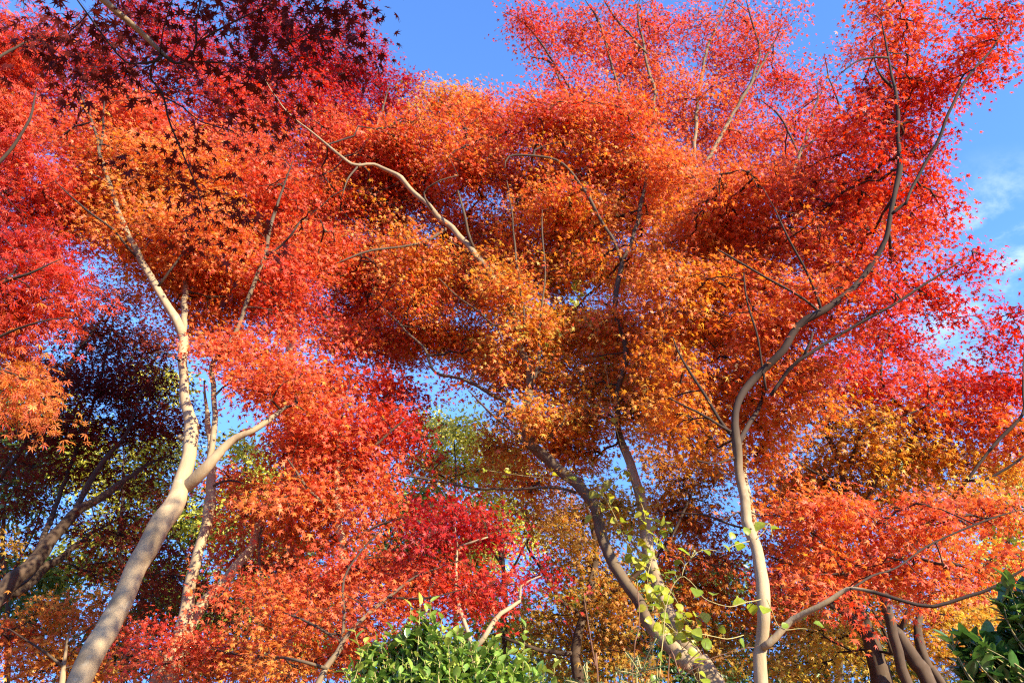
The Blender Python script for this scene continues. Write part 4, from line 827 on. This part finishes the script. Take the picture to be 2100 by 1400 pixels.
back_tree('deep green tree at the left edge below the scarlet foliage', 10, 12, 760, [(30, 800, 12, 60, 40, .7), (10, 870, 12, 60, 50, .9), (70, 850, 12, 50, 40, .6), (20, 960, 12, 60, 50, .95), (30, 1040, 12, 50, 50, .9), (30, 1180, 12, 60, 60, .9), (90, 1250, 12, 70, 40, .9), (-10, 1280, 12, 60, 60, .9)], 46)
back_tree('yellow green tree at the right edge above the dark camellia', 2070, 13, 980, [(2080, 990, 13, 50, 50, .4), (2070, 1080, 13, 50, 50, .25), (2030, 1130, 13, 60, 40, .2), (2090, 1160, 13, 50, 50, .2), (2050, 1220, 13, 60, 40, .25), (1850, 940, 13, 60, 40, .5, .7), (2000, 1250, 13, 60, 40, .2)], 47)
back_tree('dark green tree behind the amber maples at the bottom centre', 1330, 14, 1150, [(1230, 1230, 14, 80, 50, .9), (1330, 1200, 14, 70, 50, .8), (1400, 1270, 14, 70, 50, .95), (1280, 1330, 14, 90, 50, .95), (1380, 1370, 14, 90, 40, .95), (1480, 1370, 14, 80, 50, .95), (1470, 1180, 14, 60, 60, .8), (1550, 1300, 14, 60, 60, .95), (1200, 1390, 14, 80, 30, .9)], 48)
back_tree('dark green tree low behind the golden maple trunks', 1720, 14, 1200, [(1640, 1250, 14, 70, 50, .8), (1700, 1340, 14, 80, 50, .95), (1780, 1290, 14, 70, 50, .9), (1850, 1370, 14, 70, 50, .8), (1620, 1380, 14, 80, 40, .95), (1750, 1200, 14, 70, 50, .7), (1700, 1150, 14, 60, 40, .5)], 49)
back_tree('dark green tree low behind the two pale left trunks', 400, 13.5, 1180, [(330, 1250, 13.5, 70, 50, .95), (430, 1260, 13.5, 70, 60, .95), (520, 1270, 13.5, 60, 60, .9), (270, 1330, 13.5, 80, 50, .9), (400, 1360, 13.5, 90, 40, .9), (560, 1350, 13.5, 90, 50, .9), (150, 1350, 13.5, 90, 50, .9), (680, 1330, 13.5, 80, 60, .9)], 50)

# ------------------------------------------------------------------ shrubs, vines and shoots
def thin_tubes(paths, sides=6, seed=0):
    rng = np.random.default_rng(seed)
    Vs, Q, Tr, ages, n = [], [], [], [], 0
    for rows in paths:
        P = spline(rows, 0.03)
        V, F, a = tube(P[:, :3], np.maximum(P[:, 3], 0.0008), sides, rng, 0.06)
        Vs.append(V); Q.append(F[0] + n); Tr.append(F[1] + n); ages.append(a); n += len(V)
    return np.vstack(Vs), [np.vstack(Q), np.vstack(Tr)], np.concatenate(ages)


def leafy(name, label, cat, base, stems, leaves, leaf_mat, stem_mat, tpl, stem_name='stem', group=None, seed=0):
    """stems: lists of rows (x,y,z,r); leaves: dict of arrays P,T,N,S,hue."""
    base = np.array(base, float)
    root = sub_empty(name, base, label, cat, group)
    rng = np.random.default_rng(seed)
    V, F, age_shade = thin_tubes(stems, seed=seed)
    o = build('stems', V, F, stem_mat, root, base, {'age_shade': age_shade}, smooth=True)
    o['kind'] = 'stuff'
    V, F, k = leaf_mesh(tpl, leaves['P'], leaves['T'], leaves['N'], leaves['S'])
    build('foliage', V, [F], leaf_mat, root, base, {'hue': np.repeat(leaves['hue'], k), 'tone': np.repeat(np.clip(rng.normal(1, .12, len(leaves['P'])), .6, 1.3), k)}, smooth=(tpl is OVATE or tpl is ROUND))
    return root


def shrub(label, blobs, seed, leaf, per, base, hue0, huej=0.2, shoots=(), name='camellia_shrub', group='camellia shrubs', spread=0.10):
    """Evergreen shrub: shoots rise from the base, each set with alternate glossy ovate leaves."""
    rng = np.random.default_rng(seed)
    base = np.array(base, float)
    ends = []
    for px, py, r, rx, ry, n in blobs:
        u = unit(rng.normal(size=(n, 3))) * rng.uniform(0, 1, (n, 1)) ** 0.42
        c0 = at(px, py, r)
        ends.append(c0 + u[:, 0:1] * rx / FPX * r * RIGHT + u[:, 1:2] * ry / FPX * r * UPV + u[:, 2:3] * 0.5 * (rx + ry) / FPX * r * FWD)
    ends = np.vstack(ends)
    stems, P, T, N, S, H = [], [], [], [], [], []
    ends = np.vstack([ends] + [at(*s)[None] for s in shoots]) if len(shoots) else ends
    top = len(ends) - len(shoots)
    mains = [np.r_[base + rng.normal(size=3) * [0.15, 0.15, 0], 0.014] for _ in range(7)]
    hubs = []
    for m in mains:
        e = ends[rng.integers(0, top)]
        mid = m[:3] * 0.35 + e * 0.65 + [0, 0, -0.12]
        hubs.append(mid)
        stems.append([m, np.r_[m[:3] * 0.7 + mid * 0.3 + rng.normal(size=3) * 0.03, 0.011], np.r_[mid, 0.007]])
    hubs = np.array(hubs)
    for i, e in enumerate(ends):
        d = np.linalg.norm(hubs - e, axis=1) + np.maximum(0, hubs[:, 2] - e[2])
        h = hubs[d.argmin()]
        long = i >= top
        g = unit(unit(e - h) + np.array([0, 0, 0.7 if not long else 1.5]) + rng.normal(size=3) * 0.35)
        ln = rng.uniform(0.14, 0.26) if not long else 0.42
        q = e - g * ln
        stems.append([np.r_[h, 0.004], np.r_[h * 0.45 + q * 0.55 + rng.normal(size=3) * 0.03, 0.0032], np.r_[q, 0.0026], np.r_[e, 0.0012]])
        side = unit(np.cross(g, rng.normal(size=3)))
        for k in range(per if not long else per + 5):
            f = (k + 0.6) / (per if not long else per + 5)
            ang = k * 2.4 + rng.uniform(-.4, .4)
            s2 = side * math.cos(ang) + np.cross(g, side) * math.sin(ang)
            P.append(q + g * ln * f)
            t = unit(s2 * (1.0 if f < 0.9 else 0.5) + g * 0.75 + rng.normal(size=3) * 0.2)
            T.append(t)
            N.append(unit(g * 0.8 + np.array([0, 0, 0.5]) + SUN * 0.5 - s2 * 0.3 + rng.normal(size=3) * 0.3))
            S.append(leaf * rng.uniform(0.7, 1.15))
            H.append(np.clip(hue0 + rng.normal() * huej - (0.25 if long else 0), 0, 1))
    return leafy(name, label, 'shrub', base, stems, dict(P=np.array(P), T=np.array(T), N=np.array(N), S=np.array(S), hue=np.array(H)), GLOSSY, STEM, OVATE, group=group, seed=seed)


b0 = at(880, 1400, 4.2); b0[2] = 0
shrub('sunlit glossy green camellia shrub at the bottom centre below the crimson maple', [
    (760, 1370, 4.2, 60, 50, 34), (800, 1320, 4.3, 50, 40, 26), (860, 1300, 4.3, 50, 46, 36), (920, 1320, 4.2, 60, 46, 42), (880, 1370, 4.1, 80, 40, 50), (980, 1360, 4.2, 60, 44, 40), (1050, 1370, 4.3, 60, 36, 30), (1100, 1380, 4.4, 40, 26, 12), (820, 1395, 4.1, 100, 24, 36), (980, 1400, 4.1, 90, 24, 36), (880, 1255, 4.3, 30, 26, 7), (1010, 1320, 4.3, 30, 20, 8), (750, 1440, 4.1, 90, 40, 24), (900, 1450, 4.1, 120, 40, 40), (1050, 1440, 4.2, 90, 40, 24)],
    61, 0.067, 7, b0, 0.42, 0.22, shoots=[(842, 1236, 4.3), (862, 1232, 4.3), (884, 1228, 4.3), (800, 1285, 4.3), (726, 1290, 4.3), (1078, 1278, 4.4), (905, 1262, 4.25), (750, 1310, 4.2), (1140, 1350, 4.5)])
b1 = at(2150, 1400, 3.1); b1[2] = 0
shrub('dark camellia shrub in full shade at the bottom right corner', [
    (2070, 1230, 3.1, 36, 30, 14), (2090, 1290, 3.1, 50, 40, 30), (2010, 1320, 3.1, 50, 20, 16), (2060, 1340, 3.1, 60, 40, 34), (2000, 1375, 3.1, 60, 16, 12), (2080, 1390, 3.1, 60, 34, 30), (1965, 1312, 3.1, 30, 10, 5), (2150, 1250, 3.1, 50, 90, 50), (2180, 1380, 3.0, 80, 80, 60), (2260, 1150, 3.1, 80, 150, 90), (2330, 950, 3.2, 90, 150, 90), (2280, 800, 3.2, 90, 110, 60)],  # last masses lie unseen beyond the right edge, added to shade the shrub
    62, 0.082, 6, b1, 0.85, 0.12, shoots=[(2062, 1180, 3.1), (2090, 1200, 3.1)])


def vine(label, runs, seed, leaf, gap, hue0, hang=0.6, name='climbing_vine', group='climbing vines with round leaves', lights=()):
    """A climber: thin stems along the given paths, round leaves alternating along them."""
    rng = np.random.default_rng(seed)
    stems, P, T, N, S, H = [], [], [], [], [], []
    for pts, dens in runs:
        rows = [np.r_[up_at(px, py, r), 0.0022] for px, py, r in pts]
        Q = spline(rows, 0.015)
        Q[:, :3] += np.cumsum(rng.normal(size=(len(Q), 3)) * 0.0012, axis=0)
        stems.append(Q[::4] if len(Q) > 12 else Q)
        s = np.cumsum(np.r_[0, np.linalg.norm(np.diff(Q[:, :3], axis=0), axis=1)])
        x, sgn = rng.uniform(0, gap), 1
        while x < s[-1]:
            i = int(np.searchsorted(s, x))
            i = min(i, len(Q) - 2)
            tan = unit(Q[i + 1, :3] - Q[i, :3])
            o = unit(np.cross(tan, rng.normal(size=3)) + np.array([0, -0.5, 0.2]))
            pet = rng.uniform(0.015, 0.045)
            p = Q[i, :3] + o * pet
            stems.append([np.r_[Q[i, :3], 0.0012], np.r_[Q[i, :3] + o * pet * 0.6 + [0, 0, 0.006], 0.0011], np.r_[p, 0.0010]])
            P.append(p)
            T.append(unit(o * 0.7 + np.array([0, 0, -hang]) + rng.normal(size=3) * 0.35 + tan * 0.3))
            N.append(unit(np.array([0, -0.35, 0.5]) + SUN * 0.7 + rng.normal(size=3) * 0.4))
            S.append(leaf * rng.uniform(0.6, 1.12))
            H.append(np.clip(hue0 + rng.normal() * 0.16, 0, 1))
            x += gap / dens * rng.uniform(0.5, 1.5)
    base = np.array([stems[0][0][0], stems[0][0][1], 0.0])
    stems[0] = np.vstack([np.r_[base, 0.0035], stems[0]]) if stems[0][0][2] > 0.3 else stems[0]
    return leafy(name, label, 'vine', base, stems, dict(P=np.array(P), T=np.array(T), N=np.array(N), S=np.array(S), hue=np.array(H)), VINE, STEM, ROUND, group=group, seed=seed)


vine('yellow green round leaved vine climbing the two joined central trunks', [
    ([(1440, 1420, 5.6), (1400, 1330, 5.7), (1370, 1260, 5.8), (1345, 1200, 5.9), (1330, 1130, 6.0), (1325, 1060, 6.1), (1300, 990, 6.2)], 2.4),
    ([(1345, 1200, 5.9), (1310, 1150, 5.9), (1280, 1100, 6.0), (1250, 1040, 6.0), (1225, 1000, 6.1)], 2.4),
    ([(1370, 1260, 5.8), (1340, 1230, 5.7), (1330, 1180, 5.7), (1345, 1120, 5.8), (1360, 1070, 5.9)], 2.6),
    ([(1400, 1330, 5.7), (1420, 1300, 5.6), (1400, 1260, 5.6), (1385, 1225, 5.7), (1360, 1190, 5.7)], 3.0),
    ([(1390, 1300, 5.6), (1370, 1280, 5.5), (1345, 1260, 5.5), (1340, 1235, 5.6)], 3.2),
    ([(1430, 1330, 5.6), (1410, 1300, 5.6), (1425, 1280, 5.6), (1450, 1265, 5.6)], 3.2),
    ([(1330, 1130, 6.0), (1350, 1090, 5.9), (1380, 1060, 5.8)], 1.4),
    ([(1300, 990, 6.2), (1285, 960, 6.2), (1260, 985, 6.1), (1235, 1010, 6.1), (1222, 1060, 6.0)], 1.4),
    ([(1300, 990, 6.2), (1265, 880, 6.4), (1240, 760, 6.6), (1215, 650, 6.8), (1190, 560, 6.9), (1195, 490, 7.0)], 0.35),
    ([(1215, 650, 6.8), (1180, 670, 6.7), (1150, 690, 6.7), (1120, 700, 6.7)], 1.1),
    ([(1190, 560, 6.9), (1175, 610, 6.8), (1185, 640, 6.8)], 2.6),
    ([(1195, 490, 7.0), (1180, 520, 6.9), (1165, 500, 6.9)], 1.4),
    ([(1225, 1000, 6.1), (1150, 985, 6.3), (1060, 975, 6.5), (950, 960, 6.7)], 0.5),
], 71, 0.066, 0.085, 0.25)
vine('bright green round leaved vine strung across to the upright right trunk', [
    ([(1350, 1420, 4.6), (1370, 1240, 4.7), (1400, 1180, 4.7), (1425, 1195, 4.7), (1440, 1220, 4.7), (1470, 1237, 4.7), (1500, 1245, 4.7), (1540, 1235, 4.8), (1572, 1228, 4.9)], 0.75),
    ([(1415, 1150, 4.7), (1440, 1125, 4.7), (1475, 1130, 4.7), (1500, 1118, 4.7), (1525, 1110, 4.75), (1550, 1105, 4.8)], 1.1),
    ([(1400, 1180, 4.7), (1405, 1160, 4.7), (1415, 1150, 4.7), (1425, 1130, 4.7)], 1.0),
    ([(1550, 1105, 4.8), (1565, 1090, 4.8), (1578, 1072, 4.8), (1585, 1100, 4.8)], 1.4),
    ([(1572, 1228, 4.9), (1590, 1270, 4.9), (1600, 1290, 4.9), (1650, 1285, 4.9), (1672, 1290, 4.9)], 0.9),
    ([(1400, 1290, 4.6), (1440, 1300, 4.6), (1490, 1310, 4.7), (1540, 1300, 4.8)], 0.9),
], 72, 0.066, 0.10, 0.45, hang=0.3)


def shoot(label, pts, seed, needles=True, cat='sapling', name='fir_shoot', w=0.004, group=None):
    rng = np.random.default_rng(seed)
    base = None
    stems, P, T, N, S = [], [], [], [], []
    for j, run in enumerate(pts):
        rows = [np.r_[at(px, py, r), w * (1 - 0.5 * i / len(run)) * (1 if j == 0 else 0.7)] for i, (px, py, r) in enumerate(run)]
        if j == 0:
            g0 = rows[0][:3].copy(); g0[2] = 0
            base = g0
            rows = [np.r_[g0, w * 1.3]] + rows
        Q = spline(rows, 0.004)
        k0 = int(len(Q) * 0.45) if j == 0 else 2
        stems.append(Q[::8])
        if needles:
            for i in range(k0, len(Q) - 1, 1):
                tan = unit(Q[i + 1, :3] - Q[i, :3])
                for sg in (-1, 1):
                    o = unit(np.cross(tan, np.array([0.2, -0.8, 0.5])) * sg + rng.normal(size=3) * 0.25)
                    P.append(Q[i, :3]); T.append(unit(o + tan * 0.5)); N.append(unit(np.array([0.1, -0.6, 0.6]) + rng.normal(size=3) * 0.3)); S.append(rng.uniform(0.016, 0.024))
        elif j >= 0:
            for i in range(k0, len(Q) - 1, 9):
                tan = unit(Q[i + 1, :3] - Q[i, :3])
                o = unit(np.cross(tan, rng.normal(size=3)))
                stems.append([np.r_[Q[i, :3], w * .4], np.r_[Q[i, :3] + unit(o + tan) * rng.uniform(0.008, 0.02), w * .25]])
    root = sub_empty(name, base, label, cat, group)
    V, F, age_shade = thin_tubes(stems, seed=seed)
    o = build('stem', V, F, STEM if needles else TWIG, root, base, {'age_shade': age_shade}, smooth=True)
    if needles:
        tpl = (np.array([(0, 0, 0), (0.07, 0.5, 0.01), (0, 1, 0), (-0.07, 0.5, 0.01)]), np.array([(0, 1, 2), (0, 2, 3)]))
        V, F, k = leaf_mesh(tpl, np.array(P), np.array(T), np.array(N), np.array(S))
        build('needles', V, [F], NEEDLE, root, base, {'hue': np.repeat(rng.uniform(0, 1, len(P)), k), 'tone': np.repeat(np.clip(rng.normal(1, .12, len(P)), .6, 1.3), k)})


TWIG = bark_material('red_twig', (0.20, 0.10, 0.06), (0.18, 0.085, 0.05), (0.25, 0.15, 0.1))
shoot('young fir with long needled leader reaching up beside the joined central trunks', [
    [(1308, 1440, 3.3), (1318, 1375, 3.3), (1332, 1335, 3.3), (1352, 1298, 3.3)], [(1318, 1375, 3.3), (1350, 1368, 3.25), (1365, 1366, 3.2)], [(1316, 1385, 3.3), (1290, 1378, 3.3), (1262, 1374, 3.3)], [(1316, 1390, 3.3), (1300, 1360, 3.3), (1282, 1336, 3.3)], [(1310, 1410, 3.3), (1285, 1398, 3.3), (1270, 1392, 3.3)], [(1312, 1405, 3.3), (1340, 1396, 3.3), (1360, 1392, 3.25)]], 81)
shoot('short dark fir shoot at the bottom edge right of the sunlit camellia', [
    [(1206, 1430, 3.3), (1204, 1400, 3.3), (1200, 1380, 3.3), (1196, 1366, 3.3)], [(1206, 1410, 3.3), (1180, 1398, 3.3), (1158, 1394, 3.3)], [(1206, 1415, 3.3), (1225, 1404, 3.3), (1240, 1402, 3.3)]], 82)
shoot('tall thin bare reddish stalk standing right of the sunlit camellia', [
    [(1228, 1430, 3.4), (1221, 1365, 3.4), (1213, 1320, 3.4), (1205, 1270, 3.4), (1199, 1235, 3.4), (1197, 1205, 3.4)]], 83, needles=False, cat='stalk', name='bare_stalk', w=0.0035)
shoot('bare pinkish twigs crossing in front of the foot of the joined central trunks', [
    [(1372, 1410, 3.2), (1395, 1380, 3.2), (1418, 1350, 3.2), (1448, 1325, 3.2)], [(1388, 1412, 3.2), (1405, 1385, 3.2), (1430, 1368, 3.2), (1500, 1342, 3.2)], [(1402, 1372, 3.2), (1450, 1352, 3.2), (1520, 1330, 3.2), (1556, 1326, 3.2)]], 84, needles=False, cat='twigs', name='bare_twig', w=0.0028)
shoot('dry leafless vine stem hanging from the left central trunk', [
    [(1300, 1440, 3.9), (1301, 1370, 3.9), (1302, 1320, 3.9), (1310, 1290, 3.95), (1311, 1250, 4.0), (1308, 1215, 4.1), (1306, 1190, 4.2)]], 85, needles=False, cat='vine', name='dry_vine', w=0.0035)
